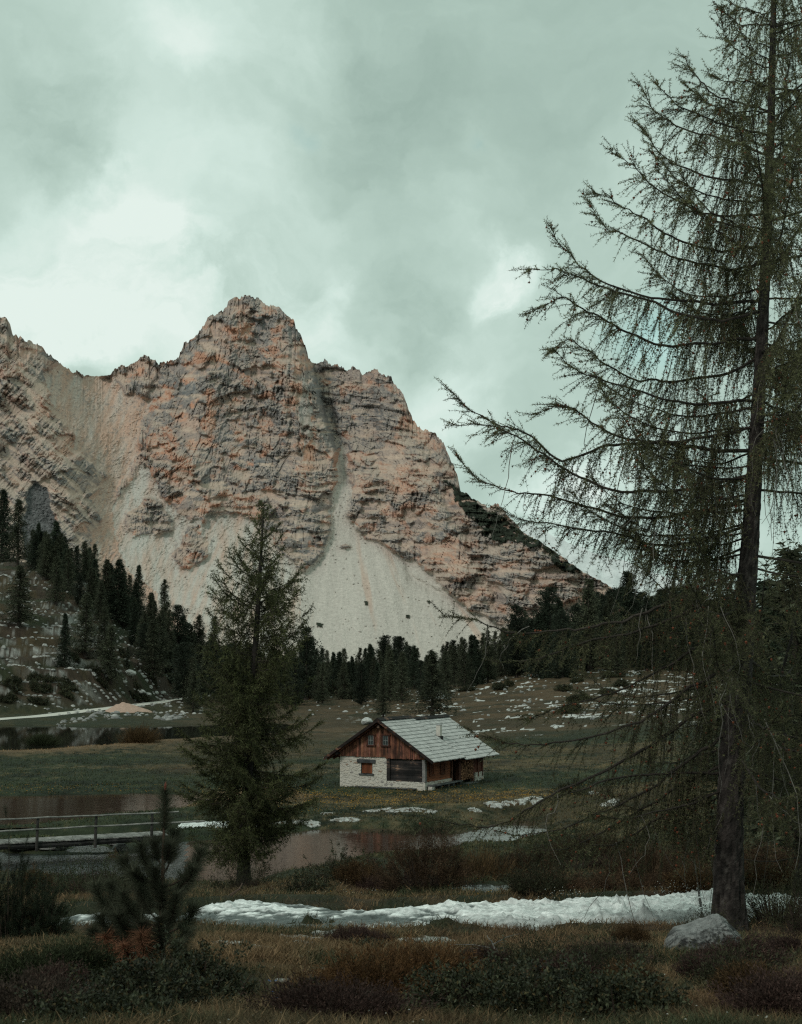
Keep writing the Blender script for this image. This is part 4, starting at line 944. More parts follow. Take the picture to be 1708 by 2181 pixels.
# local frame of the empty: X axis -> hx, Y axis -> hy ; mirrored, so keep the geometry in world-oriented coordinates
def HM(V):
    V = np.asarray(V, float).reshape(-1, 3)
    return np.stack([V[:, 0] * hx[0] + V[:, 1] * hy[0], V[:, 0] * hx[1] + V[:, 1] * hy[1], V[:, 2]], -1)
class HB(MB):
    def bx(s, x0, x1, y0, y1, z0, z1, col=(1, 1, 1), m=0): s.box(x0, x1, y0, y1, z0, z1, col, m, HM)
def fix(o):                                   # the frame is mirrored: turn the faces outwards
    import bmesh
    bm = bmesh.new(); bm.from_mesh(o.data); bmesh.ops.recalc_face_normals(bm, faces=bm.faces); bm.to_mesh(o.data); bm.free(); return o
def part(mb, name, mat, parent=None): return fix(mb.build(name, mat, hut if parent is None else parent))

def wood_mat(name, base, dark, sx, sy, sz, warp=0., stain=.5, grey=None):
    m, nt, b = new_mat(name); L = nt.links
    tc = N(nt, 'ShaderNodeTexCoord'); mp = N(nt, 'ShaderNodeMapping'); mp.inputs['Rotation'].default_value = (0, 0, TH); mp.inputs['Scale'].default_value = (sx, sy, sz); L.new(tc.outputs['Object'], mp.inputs['Vector'])
    no = N(nt, 'ShaderNodeTexNoise', Scale=1., Detail=6., Roughness=.65); L.new(mp.outputs[0], no.inputs['Vector'])
    n2 = N(nt, 'ShaderNodeTexNoise', Scale=.9, Detail=4., Roughness=.6); L.new(tc.outputs['Object'], n2.inputs['Vector'])
    ad = N(nt, 'ShaderNodeMath', operation='MULTIPLY_ADD'); L.new(n2.outputs['Fac'], ad.inputs[0]); ad.inputs[1].default_value = stain; ad.inputs[2].default_value = -stain / 2
    sm = N(nt, 'ShaderNodeMath', operation='ADD'); L.new(no.outputs['Fac'], sm.inputs[0]); L.new(ad.outputs[0], sm.inputs[1])
    cr = N(nt, 'ShaderNodeValToRGB'); e = cr.color_ramp.elements; e[0].position = .34; e[0].color = (*dark, 1); e[1].position = .62; e[1].color = (*base, 1)
    if grey: x = e.new(.74); x.color = (*grey, 1)
    L.new(sm.outputs[0], cr.inputs['Fac'])
    at = N(nt, 'ShaderNodeAttribute', attribute_name='tint'); mu = N(nt, 'ShaderNodeMix', data_type='RGBA', blend_type='MULTIPLY'); mu.inputs['Factor'].default_value = 1
    L.new(cr.outputs['Color'], mu.inputs['A']); L.new(at.outputs['Color'], mu.inputs['B']); L.new(mu.outputs['Result'], b.inputs['Base Color'])
    b.inputs['Roughness'].default_value = .85
    bp = N(nt, 'ShaderNodeBump', Strength=.5, Distance=.01); L.new(no.outputs['Fac'], bp.inputs['Height']); L.new(bp.outputs[0], b.inputs['Normal'])
    return m
BOARD = wood_mat('brown_boards', (.205, .082, .052), (.045, .022, .016), 9, 9, .8, stain=1.1, grey=(.29, .175, .135))
WARM = wood_mat('warm_log_wood', (.21, .072, .034), (.06, .026, .016), .6, .6, 9, stain=.6)
DARKW = wood_mat('tarred_logs', (.036, .029, .027), (.013, .012, .012), .5, .5, 8, stain=1.6, grey=(.24, .145, .10))
GREYW = wood_mat('grey_old_wood', (.10, .10, .10), (.04, .04, .04), 3, 3, 3)
SHUT = wood_mat('shutter_wood', (.20, .062, .025), (.07, .022, .012), 10, 10, .7)
ROOFM = tint_mat('shingle_wood', n1=4., a1=.16, n2=26., a2=.22, bump=.4, bscale=40., bdist=.01)
def stone_mat():
    m, nt, b = new_mat('rubble_stone'); L = nt.links
    tc = N(nt, 'ShaderNodeTexCoord'); mp = N(nt, 'ShaderNodeMapping'); mp.inputs['Rotation'].default_value = (0, 0, TH); mp.inputs['Scale'].default_value = (2.6, 2.6, 5.2); L.new(tc.outputs['Object'], mp.inputs['Vector'])
    nz = N(nt, 'ShaderNodeTexNoise', Scale=1.6, Detail=3.); L.new(mp.outputs[0], nz.inputs['Vector'])
    wa = N(nt, 'ShaderNodeVectorMath', operation='MULTIPLY_ADD'); L.new(nz.outputs['Color'], wa.inputs[0]); wa.inputs[1].default_value = (.7, .7, .7); L.new(mp.outputs[0], wa.inputs[2])
    vo = N(nt, 'ShaderNodeTexVoronoi', feature='DISTANCE_TO_EDGE', Scale=1.); L.new(wa.outputs[0], vo.inputs['Vector'])
    vc = N(nt, 'ShaderNodeTexVoronoi', feature='F1', Scale=1.); L.new(wa.outputs[0], vc.inputs['Vector'])
    cr = N(nt, 'ShaderNodeValToRGB'); e = cr.color_ramp.elements; e[0].position = 0; e[0].color = (.52, .48, .42, 1); e[1].position = 1; e[1].color = (.60, .55, .48, 1)
    for p, c in ((.22, (.56, .51, .44)), (.5, (.36, .26, .20)), (.58, (.60, .55, .48)), (.8, (.32, .29, .27)), (.86, (.58, .52, .45))): x = e.new(p); x.color = (*c, 1)
    cr.color_ramp.interpolation = 'CONSTANT'
    sp_ = N(nt, 'ShaderNodeSeparateColor'); L.new(vc.outputs['Color'], sp_.inputs[0]); L.new(sp_.outputs[0], cr.inputs['Fac'])
    ed = N(nt, 'ShaderNodeMapRange'); L.new(vo.outputs['Distance'], ed.inputs['Value']); ed.inputs['From Min'].default_value = .10; ed.inputs['From Max'].default_value = .2
    mx = N(nt, 'ShaderNodeMix', data_type='RGBA'); L.new(ed.outputs[0], mx.inputs['Factor']); mx.inputs['A'].default_value = (.56, .52, .46, 1); L.new(cr.outputs['Color'], mx.inputs['B'])
    n3 = N(nt, 'ShaderNodeTexNoise', Scale=14., Detail=5., Roughness=.7); L.new(tc.outputs['Object'], n3.inputs['Vector'])
    m3 = N(nt, 'ShaderNodeMapRange'); L.new(n3.outputs['Fac'], m3.inputs['Value']); m3.inputs['From Min'].default_value = .3; m3.inputs['From Max'].default_value = .7; m3.inputs['To Min'].default_value = .72; m3.inputs['To Max'].default_value = 1.12
    vm = N(nt, 'ShaderNodeVectorMath', operation='SCALE'); L.new(mx.outputs['Result'], vm.inputs[0]); L.new(m3.outputs[0], vm.inputs['Scale']); L.new(vm.outputs[0], b.inputs['Base Color'])
    b.inputs['Roughness'].default_value = .95
    ad = N(nt, 'ShaderNodeMath', operation='ADD'); L.new(ed.outputs[0], ad.inputs[0]); L.new(n3.outputs['Fac'], ad.inputs[1])
    bp = N(nt, 'ShaderNodeBump', Strength=.8, Distance=.04); L.new(ad.outputs[0], bp.inputs['Height']); L.new(bp.outputs[0], b.inputs['Normal'])
    return m
STONE = stone_mat()
GLASS, gnt, gb = new_mat('window_glass'); gb.inputs['Base Color'].default_value = (.02, .025, .025, 1); gb.inputs['Roughness'].default_value = .12; gb.inputs['Specular IOR Level'].default_value = .6
rw = np.random.default_rng(9)
g = lambda a, b: rw.uniform(a, b)
# --- stone ground floor: left part of the gable (x 2.85..6.6), plinth, left and rear walls
s_ = HB()
s_.bx(2.85, 3.95 + .07, 0, .45, -.5, 2.18); s_.bx(4.93, W_, .0, .45, -.5, 2.15)           # either side of the window
s_.bx(4.02, 4.93, .0, .44, -.5, .98); s_.bx(4.02, 4.93, .0, .44, 1.72, 2.16)
s_.bx(W_ - .45, W_, .45, L_, -.5, 2.14); s_.bx(.3, W_ - .45, L_ - .4, L_, -.5, 2.14)
s_.bx(-.05, 2.85, -.05, .45, -.5, .55); s_.bx(-.06, .4, .45, 4.2, -.5, .53)
s_.bx(-.02, .4, 8.4, L_, -.5, .62)
part(s_, 'stone_wall', STONE)
# --- dark log wall of the gable
lg = HB(); z = .56
while z < 2.08:
    h = g(.15, .2); h = min(h, 2.12 - z); lg.bx(.16, 2.68, .06 + g(0, .025), .3, z, z + h - .012, col=(g(.6, 1.5),) * 3); z += h
part(lg, 'log_wall', DARKW)
pp = HB(); pp.bx(2.66, 2.90, -.03, .32, .35, 2.16); part(pp, 'wall_post', DARKW)
pp = HB(); pp.bx(-.06, .17, -.04, .2, .50, 2.3, col=(2.6, 2.5, 2.4)); part(pp, 'wall_post', GREYW)
# --- boards of the gable triangle
pitch = math.tan(radians(32.7)); AP = 4.62; cxg = W_ / 2
def roof_z(x, drop=0.): return AP - abs(x - cxg) * pitch - drop
bd = HB(); x = -.02
while x < W_:
    w = g(.14, .21); x1 = min(x + w, W_ + .02); lowz = 2.12 + (.04 if x > 2.85 else -.02) - g(0, .05)
    ya = -.07 - g(0, .022); mx_ = (x + x1) / 2
    tone = g(.65, 1.45)
    V = []
    for yy_ in (ya, .12):
        for xx in (x + .006, x1 - .006): V += [[xx, yy_, lowz], [xx, yy_, roof_z(xx, .12)]]
    V = HM(np.array(V)); bd.add(V, [[0, 2, 3, 1], [4, 5, 7, 6], [0, 1, 5, 4], [2, 6, 7, 3], [0, 4, 6, 2], [1, 3, 7, 5]], col=(tone, tone * g(.9, 1.05), tone * g(.85, 1.05)))
    x = x1
part(bd, 'gable_boards', BOARD)
bk = HB(); V = HM(np.array([[0, .14, 2.1], [W_, .14, 2.1], [W_, .14, roof_z(W_, .15)], [cxg, .14, roof_z(cxg, .15)], [0, .14, roof_z(0, .15)]])); bk.add(V, None, [[0, 1, 2], [0, 2, 3], [0, 3, 4]], col=(.3, .3, .3)); part(bk, 'gable_backing', DARKW)
# --- attic windows
for wx0 in (2.93, 4.08):
    fr = HB(); wz, ww, wh = 3.02, .44, .56
    zz = wz - .02; x0_, x1_ = wx0 - .22 - .05, wx0 + .22 + .05
    fr.bx(x0_ - .05, x0_ + .06, -.17, -.06, zz - .03, zz + wh + .06); fr.bx(x1_ - .06, x1_ + .05, -.17, -.06, zz - .03, zz + wh + .06)
    fr.bx(x0_ - .10, x1_ + .10, -.2, -.06, zz + wh + .06, zz + wh + .13); fr.bx(x0_ - .10, x1_ + .10, -.22, -.06, zz - .11, zz - .03)
    f = part(fr, 'attic_window', wood_mat('window_frame_wood', (.075, .028, .02), (.03, .014, .01), 5, 5, 5))
    pn = HB(); pn.bx(x0_ + .062, x1_ - .062, -.125, -.105, zz - .03, zz + wh + .06); part(pn, 'pane', GLASS, f)
    mb_ = HB(); xm = (x0_ + x1_) / 2
    for a_, b_ in ((x0_ + .062, x0_ + .10), (xm - .014, xm + .014), (x1_ - .10, x1_ - .062)): mb_.bx(a_, b_, -.145, -.127, zz - .03, zz + wh + .06, col=(2.5, 2.6, 2.5))
    for zc in (zz - .01, zz + wh * .52, zz + wh + .04): mb_.bx(x0_ + .10, x1_ - .10, -.141, -.127, zc - .014, zc + .014, col=(2.5, 2.6, 2.5))
    part(mb_, 'glazing_bars', GREYW, f)
# --- shuttered window in the stone wall
sh = HB()
for k in range(5): sh.bx(4.05 + k * .172, 4.05 + k * .172 + .165, .10 + g(0, .01), .16, 1.0, 1.72, col=(g(.7, 1.5),) * 3)
sw = part(sh, 'shuttered_window', SHUT)
l2 = HB(); l2.bx(3.78, 5.2, -.10, .2, 1.72, 1.96, col=(.75, .78, .82)); part(l2, 'lintel', GREYW, sw)
l2 = HB(); l2.bx(3.9, 5.06, -.10, .2, .88, .98, col=(.8, .8, .8)); part(l2, 'sill', GREYW, sw)
l2 = HB(); l2.bx(4.0, 4.06, .02, .2, .98, 1.72, col=(.5, .5, .5)); l2.bx(4.90, 4.95, .02, .2, .98, 1.72, col=(.5, .5, .5)); part(l2, 'jamb', GREYW, sw)
# --- long side: warm log wall with two windows, recessed entrance, wood store
sd2 = HB(); z = .54
while z < 2.55:
    h = .17; sd2.bx(.02 + g(0, .02), .3, .18, 4.15, z, z + h - .01, col=(g(.75, 1.3),) * 3); z += h
part(sd2, 'side_wall', WARM)
for yy_ in (1.05, 2.85):
    f = HB(); f.bx(-.05, .01, yy_ - .34, yy_ - .26, 1.0, 1.9, col=(.6,) * 3); f.bx(-.05, .01, yy_ + .26, yy_ + .34, 1.0, 1.9, col=(.6,) * 3); f.bx(-.055, .01, yy_ - .36, yy_ + .36, 1.9, 2.0, col=(.6,) * 3); f.bx(-.06, .01, yy_ - .36, yy_ + .36, .92, 1.0, col=(.6,) * 3)
    f = part(f, 'side_window', WARM); pn = HB(); pn.bx(-.02, .012, yy_ - .26, yy_ + .26, 1.0, 1.9, col=(.5, .45, .45)); part(pn, 'shutter', SHUT, f)
en = HB(); en.bx(1.2, 1.35, 4.15, 5.6, 0, 2.6, col=(.5,) * 3); part(en, 'entrance_wall', BOARD)
dr = HB(); dr.bx(1.1, 1.18, 4.5, 5.35, .1, 2.0, col=(.8, .7, .7)); d_ = part(dr, 'door', WARM); hn = HB(); hn.bx(1.05, 1.1, 4.6, 4.66, 1.0, 1.12); part(hn, 'handle', GREYW, d_)
pt_ = HB(); pt_.bx(-.08, .1, 4.18, 4.36, .1, 2.5, col=(.6,) * 3); part(pt_, 'porch_post', BOARD)
pt_ = HB(); pt_.bx(-.10, .14, 5.35, 5.72, .0, 2.35, col=(.55, .5, .5)); part(pt_, 'porch_post', BOARD)
rs = HB(); z = .2
for k in range(14): rs.bx(.34 + g(0, .02), .5, 5.72, L_, z, z + .165, col=(g(.5, .9),) * 3); z += .17
part(rs, 'store_wall', BOARD)
for yy_ in (8.0, 8.9, 9.7): q = HB(); q.bx(-.05, .12, yy_ - .08, yy_ + .08, .3 if yy_ > 8.2 else 0, 2.4, col=(.7,) * 3); part(q, 'store_post', BOARD)
q = HB(); q.bx(.02, .2, 7.95, 9.85, .62, 2.3, col=(.75, .62, .6)); part(q, 'store_boards', BOARD)
# --- roof: two sections of shingles laid in courses
def roof_section(y0, y1, dz, seed):
    rr = np.random.default_rng(seed); mb = HB(); ov = .92; run = cxg + ov; sl = run / cos(radians(32.7)); nC = 13
    for side in (1, -1):
        for c in range(nC):
            a0 = sl * c / nC; a1 = sl * (c + 1) / nC + .10         # measured down from the ridge
            y = y0 + (rr.uniform(-.1, 0) if c % 2 else 0); yend = y1
            y = y0
            while y < yend - .01:
                w = rr.uniform(.12, .24); yb = min(y + w, yend)
                if yend - yb < .06: yb = yend
                e0 = rr.uniform(-.012, .016); a1_ = a1 + rr.uniform(-.015, .02); lift = .018 + rr.uniform(0, .012)
                def pt(a, yy_, up_): 
                    xx = cxg - side * a * cos(radians(32.7)); zz = AP + .10 + dz - a * sin(radians(32.7)) + up_
                    return [xx, yy_, zz]
                V = [pt(a0, y + .004, .0), pt(a0, yb - .004, .0), pt(a1_, yb - .004, .035 + lift), pt(a1_, y + .004, .035 + lift), pt(a1_, yb - .004, .0), pt(a1_, y + .004, .0), pt(a0, y + .004, -.03), pt(a0, yb - .004, -.03)]
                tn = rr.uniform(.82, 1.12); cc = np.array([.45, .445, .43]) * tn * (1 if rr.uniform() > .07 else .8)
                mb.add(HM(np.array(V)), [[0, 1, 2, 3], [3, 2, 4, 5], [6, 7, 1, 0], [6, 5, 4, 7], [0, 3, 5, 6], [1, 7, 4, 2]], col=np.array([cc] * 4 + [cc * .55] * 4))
                y = yb
    o = part(mb, 'roof', ROOFM)
    dk = HB()
    for side in (1, -1):
        for k, (off, th) in enumerate(((-.045, .05),)):
            def pt(a, yy_, up_): return [cxg - side * a * cos(radians(32.7)), yy_, AP + .10 + dz - a * sin(radians(32.7)) + up_]
            V = [pt(0, y0 + .03, -.04), pt(0, y1 - .02, -.04), pt(sl - .02, y1 - .02, -.04), pt(sl - .02, y0 + .03, -.04), pt(0, y0 + .03, -.09), pt(0, y1 - .02, -.09), pt(sl - .02, y1 - .02, -.09), pt(sl - .02, y0 + .03, -.09)]
            dk.add(HM(np.array(V)), [[0, 1, 2, 3], [7, 6, 5, 4], [0, 3, 7, 4], [1, 5, 6, 2], [2, 6, 7, 3], [0, 4, 5, 1]], col=(.5, .4, .4))
    part(dk, 'roof_deck', DARKW, o)
    rc = HB()
    for side in (1, -1):
        V = [[cxg, y0 - .04, AP + dz + .235], [cxg, y1 + .04, AP + dz + .235], [cxg - side * .26, y1 + .04, AP + dz + .08], [cxg - side * .26, y0 - .04, AP + dz + .08]]
        V += [[v[0], v[1], v[2] - .04] for v in V]
        rc.add(HM(np.array(V)), [[0, 1, 2, 3], [7, 6, 5, 4], [0, 3, 7, 4], [1, 5, 6, 2], [2, 6, 7, 3]], col=(.55, .55, .55))
    part(rc, 'ridge_board', DARKW, o)
    return o
ROOF1 = roof_section(-.62, 4.55, 0., 1); ROOF2 = roof_section(4.56, 10.6, -.15, 2)
vb = HB()                                      # verge boards
for side in (1, -1):
    sl = (cxg + .92) / cos(radians(32.7))
    V = []
    for yy_ in (-.70, -.63):
        for a, u0 in ((0, .13), (0, -.10), (sl, -.12), (sl, .09)): V.append([cxg - side * a * cos(radians(32.7)), yy_, AP + .05 + u0 - a * sin(radians(32.7))])
    vb.add(HM(np.array(V)), [[0, 1, 2, 3], [7, 6, 5, 4], [0, 3, 7, 4], [1, 5, 6, 2], [2, 6, 7, 3], [0, 4, 5, 1]], col=(.8, .6, .55))
part(vb, 'verge_board', DARKW)
rf_ = HB()
for yy_ in np.arange(-.3, 10.4, .85):
    dz = 0 if yy_ < 4.5 else -.15
    for side in (1, -1):
        sl = (cxg + .84) / cos(radians(32.7)); V = []
        for y2_ in (yy_ - .06, yy_ + .06):
            for a, u0 in ((1.5 if yy_ > 0 else 0, -.05), (1.5 if yy_ > 0 else 0, -.19), (sl, -.19), (sl, -.05)): V.append([cxg - side * a * cos(radians(32.7)), y2_, AP + .05 + dz + u0 - a * sin(radians(32.7))])
        rf_.add(HM(np.array(V)), [[0, 1, 2, 3], [7, 6, 5, 4], [0, 3, 7, 4], [1, 5, 6, 2], [2, 6, 7, 3], [0, 4, 5, 1]], col=(.8, .7, .7))
part(rf_, 'rafters', BOARD)
for xx, zz in ((.0, 2.36), (W_, 2.36), (cxg, 4.3)): q = HB(); q.bx(xx - .09, xx + .09, -.55, .3, zz - .1 if xx != cxg else zz - .15, zz + .08 if xx != cxg else zz + .03, col=(.5,) * 3); part(q, 'purlin_end', DARKW)
# --- chimney pipe box and rust run
a = 2.45; cx_ = cxg - a * cos(radians(32.7)); cz = AP - .15 + .1 - a * sin(radians(32.7))
ch = HB(); ch.bx(cx_ - .16, cx_ + .16, 4.72, 5.02, cz - .1, cz + .92, col=(.50, .47, .42)); chm = part(ch, 'chimney', tint_mat('chimney_plaster', n1=3, a1=.15, n2=20, a2=.2), ROOF2)
q = HB(); q.bx(cx_ - .18, cx_ + .18, 4.70, 5.04, cz + .92, cz + .97, col=(.3, .3, .3)); q.bx(cx_ - .24, cx_ + .2, 4.66, 5.08, cz - .1, cz + .16, col=(.03, .03, .03))
fix(q.build('chimney_flashing', tint_mat('dark_metal', n2=10), chm))
q = HB(); V = []
for k, aa in enumerate(np.linspace(a + .25, (cxg + .9) / cos(radians(32.7)), 8)):
    for yy_ in (4.62 + .03 * perlin(np.array([aa * 3.]), np.array([.2]), 3)[0], 4.86 + .05 * perlin(np.array([aa * 3.]), np.array([.2]), 4)[0]): V.append([cxg - aa * cos(radians(32.7)), float(yy_), AP - .15 + .1 - aa * sin(radians(32.7)) + .068])
q.add(HM(np.array(V)), [[2 * i, 2 * i + 1, 2 * i + 3, 2 * i + 2] for i in range(7)], col=(.22, .10, .05)); part(q, 'rust_run', tint_mat('rusty_sheet', n1=3, n2=15, a1=.4, a2=.5), ROOF2)
# --- stacked firewood, each billet showing its end
fw = HB()
def firewood():
    rr = np.random.default_rng(4); mb = HB(); z = .25; n = 0
    yy0, yy1 = 5.78, 7.85
    while z < 2.25:
        y = yy0 + rr.uniform(0, .05)
        while y < yy1:
            r = rr.uniform(.045, .085); th = np.arange(6) * pi / 3 + rr.uniform(0, 1); k = rr.uniform(.7, 1.1, 6)
            xo = -.02 - rr.uniform(0, .10)
            f0 = np.stack([np.full(6, xo), y + r + np.cos(th) * r * k, z + .06 + np.sin(th) * r * k], -1); f1_ = f0 + [.35, 0, 0]
            c0 = np.array([.25, .13, .075]) * rr.uniform(.35, 1.4); V = np.concatenate([f0, f1_])
            mb.add(HM(V), [[i, (i + 1) % 6, (i + 1) % 6 + 6, i + 6] for i in range(6)], [[0, i, i + 1] for i in range(1, 5)], col=np.array([c0] * 6 + [c0 * .4] * 6)); y += 2 * r + .008
        z += rr.uniform(.10, .13)
    return mb
o = fix(firewood().build('firewood_stack', tint_mat('cut_wood', n1=8, a1=.3, n2=40, a2=.4))); o.location = hut.location; tag(o, 'split firewood stacked under the eave beside the hut entrance', 'firewood')
# --- bench along the side wall, boards along the gable foot
bn = empty('wall_bench', tuple(hut.location), 0, 'grey plank bench on stone blocks along the side wall of the hut', 'bench')
q = HB(); q.bx(-.50, -.12, .2, 5.2, .26, .33, col=(1.5,) * 3); fix(q.build('seat', GREYW, bn))
for yy_ in (.45, 1.7, 2.9, 3.7, 4.9):
    q = HB(); q.bx(-.46, -.16, yy_ - (.24 if yy_ < 1 else .09), yy_ + .14, -.3, .258, col=(1.0, .85, .8) if yy_ < 1 else (.7,) * 3); fix(q.build('support', GREYW if yy_ > 1 else STONE, bn))
bn2 = empty('low_plank_bench', tuple(hut.location), 0, 'long low grey plank bench at the foot of the gable wall', 'bench')
q = HB(); q.bx(.55, 5.2, -.44, -.10, .08, .14, col=(1.2,) * 3); fix(q.build('seat', GREYW, bn2))
for xx in (.8, 2.2, 3.4, 4.9): q = HB(); q.bx(xx - .12, xx + .12, -.40, -.12, -.35, .078, col=(.45,) * 3); fix(q.build('support', GREYW, bn2))
for x0_, x1_, z_ in ((3.3, 4.5, .0), (1.0, 2.5, -.12)):
    q = HB(); q.bx(x0_, x1_, -.62, -.5, -.3, z_ + .05, col=(.8,) * 3); o = fix(q.build('loose_board', GREYW)); o.location = hut.location
    tag(o, 'short grey board leaning at the foot of the stone wall' if x0_ > 3 else 'short grey board leaning under the dark log wall', 'board')
q = HB(); q.bx(-.9, -.35, 5.4, 7.2, .02, .09, col=(1.6,) * 3); o = fix(q.build('loose_board', GREYW)); o.location = hut.location; tag(o, 'pale plank lying in the grass before the firewood', 'board')

# ---------------------------------------------------------------- footbridge
A_ = np.array([*ground_at(-90, 1801, -8.35)]); B_ = np.array([*ground_at(352, 1777.5, -8.35)])
bd_ = (B_ - A_); BL = float(np.linalg.norm(bd_)); bd_ /= BL; bn_ = np.array([-bd_[1], bd_[0]])
def BM(V):
    V = np.asarray(V, float).reshape(-1, 3); return np.stack([A_[0] + V[:, 0] * bd_[0] + V[:, 1] * bn_[0], A_[1] + V[:, 0] * bd_[1] + V[:, 1] * bn_[1], -8.35 + V[:, 2]], -1)
br = empty('footbridge', (0, 0, 0), 0, 'grey wooden footbridge with a round pole railing over the white water', 'footbridge')
br.location = (float(A_[0]), float(A_[1]), -8.35)
off = -np.array([A_[0], A_[1], -8.35])
def BMl(V): return BM(V) + off
rb = np.random.default_rng(3)
q = MB(); x = 0
while x < BL:
    w = rb.uniform(.13, .17); q.box(x, x + w - .012, -.02 + rb.uniform(-.03, .03), 1.45 + rb.uniform(-.03, .03), -.05, .0 + rb.uniform(0, .008), col=np.array([2.9, 2.8, 2.6]) * rb.uniform(.7, 1.15), M=BMl); x += w
q.build('deck', GREYW, br)
for yy_ in (.12, 1.25):
    q = MB(); n = 14; xs = np.linspace(0, BL, n); q.tube(BMl(np.stack([xs, np.full(n, yy_), -.19 + .02 * np.sin(xs)], -1)), .13, 8, col=(.35, .33, .32)); q.build('beam', GREYW, br)
def bridge_x(px):
    a, _ = ray(px, 1790); t = np.linspace(0, BL, 600); X = A_[0] + t * bd_[0]; Yv = A_[1] + t * bd_[1]; return float(t[np.argmin(np.abs(X / Yv - a))])
for px_ in (-60, 78, 202, 322):
    t = bridge_x(px_); q = MB(); q.tube(BMl([[t, -.06, -.42], [t + .01, -.06, .4], [t + .03, -.05, 1.10]]), [.075, .07, .062], 8, col=(.55, .5, .46)); q.build('post', GREYW, br)
def rail(h0, seed, over=1.0):
    rr = np.random.default_rng(seed); n = 26; xs = np.linspace(-.2, BL + over, n); z = h0 + .035 * fbm(xs / 2.5, xs * 0, 3, seed) * 2
    q = MB(); q.tube(BMl(np.stack([xs, -.13 + .05 * fbm(xs / 3, xs * 0, 2, seed + 1), z], -1)), .040 + .008 * fbm(xs, xs * 0, 2, seed), 7, col=(2.8, 2.7, 2.5)); q.build('handrail' if h0 > .8 else 'lower_rail', GREYW, br)
rail(1.06, 5, .6); rail(.56, 8, 1.9)
# ---------------------------------------------------------------- rocks
ROCKM = tint_mat('limestone', n1=2., a1=.25, n2=16., a2=.35, bump=.9, bscale=9., bdist=.04)
def rock_mesh(seed, cuts=9, nu=22, nv=14, flat=1.):
    rr = np.random.default_rng(seed)
    th = np.linspace(0, pi, nv)[:, None]; ph = np.linspace(0, 2 * pi, nu, endpoint=False)[None]
    D = np.stack([np.sin(th) * np.cos(ph), np.sin(th) * np.sin(ph), np.cos(th) * np.ones_like(ph)], -1).reshape(-1, 3)
    r = np.ones(len(D))
    for _ in range(cuts):
        n = rr.normal(0, 1, 3); n /= np.linalg.norm(n); d = rr.uniform(.62, .9); c = D @ n; m = c > 1e-3
        r[m] = np.minimum(r[m], d / c[m])
    r *= 1 + .07 * fbm(D[:, 0] * 3 + seed, D[:, 1] * 3 + D[:, 2] * 2, 4, seed)
    V = D * r[:, None]; V[:, 2] *= flat
    i = np.arange(nv - 1)[:, None] * nu; j = np.arange(nu)[None]
    Q = np.stack([i + j, i + nu + j, i + nu + (j + 1) % nu, i + (j + 1) % nu], -1).reshape(-1, 4)
    tn = .8 + .5 * (fbm(D[:, 0] * 5, D[:, 1] * 5 + D[:, 2] * 4, 3, seed + 3)) 
    return V, Q, tn
ROCKS = [rock_mesh(s) for s in range(100, 108)]
def add_rock(name, x, y, z, sx, sy, sz, label, cat, group=None, seed=0, rz=None, col=(.42, .415, .39), sink=.25):
    V, Q, tn = ROCKS[seed % 8]; a = R.uniform(0, 6.28) if rz is None else rz
    V = V * [1, 1, 1]; ca, sa = cos(a), sin(a); V = np.stack([V[:, 0] * ca - V[:, 1] * sa, V[:, 0] * sa + V[:, 1] * ca, V[:, 2]], -1) * [sx, sy, sz]
    o = mesh_from(name, V, Q, mats=[ROCKM], col=np.asarray(col)[None] * tn[:, None]); o.location = (x, y, z + sz * (1 - 2 * sink) ); return tag(o, label, cat, group)
def rock_px(px, row, wpx, hpx, name, label, cat, group=None, seed=0, depth=1., col=(.42, .415, .39), sink=.25):
    x, y, z = place(px, row, 4, 500); k = y / F; sx = wpx * k / 2 / .85; sz = hpx * k / 2 / .85 / (1 - sink)
    return add_rock(name, x, y, z, sx, sx * depth, sz, label, cat, group, seed, None, col, sink)
def slab_px(px, row, wpx, hpx, name, label, cat, group, seed, col):
    """a flat ledge of bedrock, seen almost edge on"""
    x, y, z = place(px, row, 4, 500); k = y / F; rr = np.random.default_rng(seed * 7 + 1); g = max(.08, -z / y)
    sx = wpx * k / 2; sy = min(hpx * k / g * .42, sx * 1.2); nu, nv = 72, 9
    ph = np.linspace(0, 2 * pi, nu, endpoint=False); rad = 1 + .75 * fbm(np.cos(ph) * 1.8 + seed * 3.1, np.sin(ph) * 1.8, 6, seed + 40, .6)
    th = min(.05 + .12 * hpx * k, .22 * sx)
    prof = [(0, 1.), (.35, 1.02), (.62, 1.), (.82, .94), (.93, .8), (.985, .45), (1.0, 0.), (1.0, -1.2), (1.0, -2.)]
    V = []
    for r, h in prof:
        X = sx * rad * np.cos(ph) * r; Y_ = sy * rad * np.sin(ph) * r; gz = tz(x + X, y + Y_) - z
        V.append(np.stack([X, Y_, gz + th * h * (1 + .5 * fbm(X / .25, Y_ / .25, 3, seed)) + .02 * (h > 0) * fbm(X / .08, Y_ / .08, 3, seed + 2)], -1))
    V = np.concatenate(V); i = np.arange(nv - 1)[:, None] * nu; j = np.arange(nu)[None]; Q = np.stack([i + j, i + nu + j, i + nu + (j + 1) % nu, i + (j + 1) % nu], -1).reshape(-1, 4)
    n = fbm(V[:, 0] / .2, V[:, 1] / .2, 4, seed + 5); c = mixc(np.asarray(col) * .62, np.asarray(col) * 1.1, sst(-.3, .25, n)); c = mixc(c, STRAW * .5, sst(.08, .25, fbm(V[:, 0] / .35, V[:, 1] / .35, 3, seed + 6)))
    o = mesh_from(name, V, Q, mats=[ROCKM], col=c); o.location = (x, y, z); return tag(o, label, cat, group)
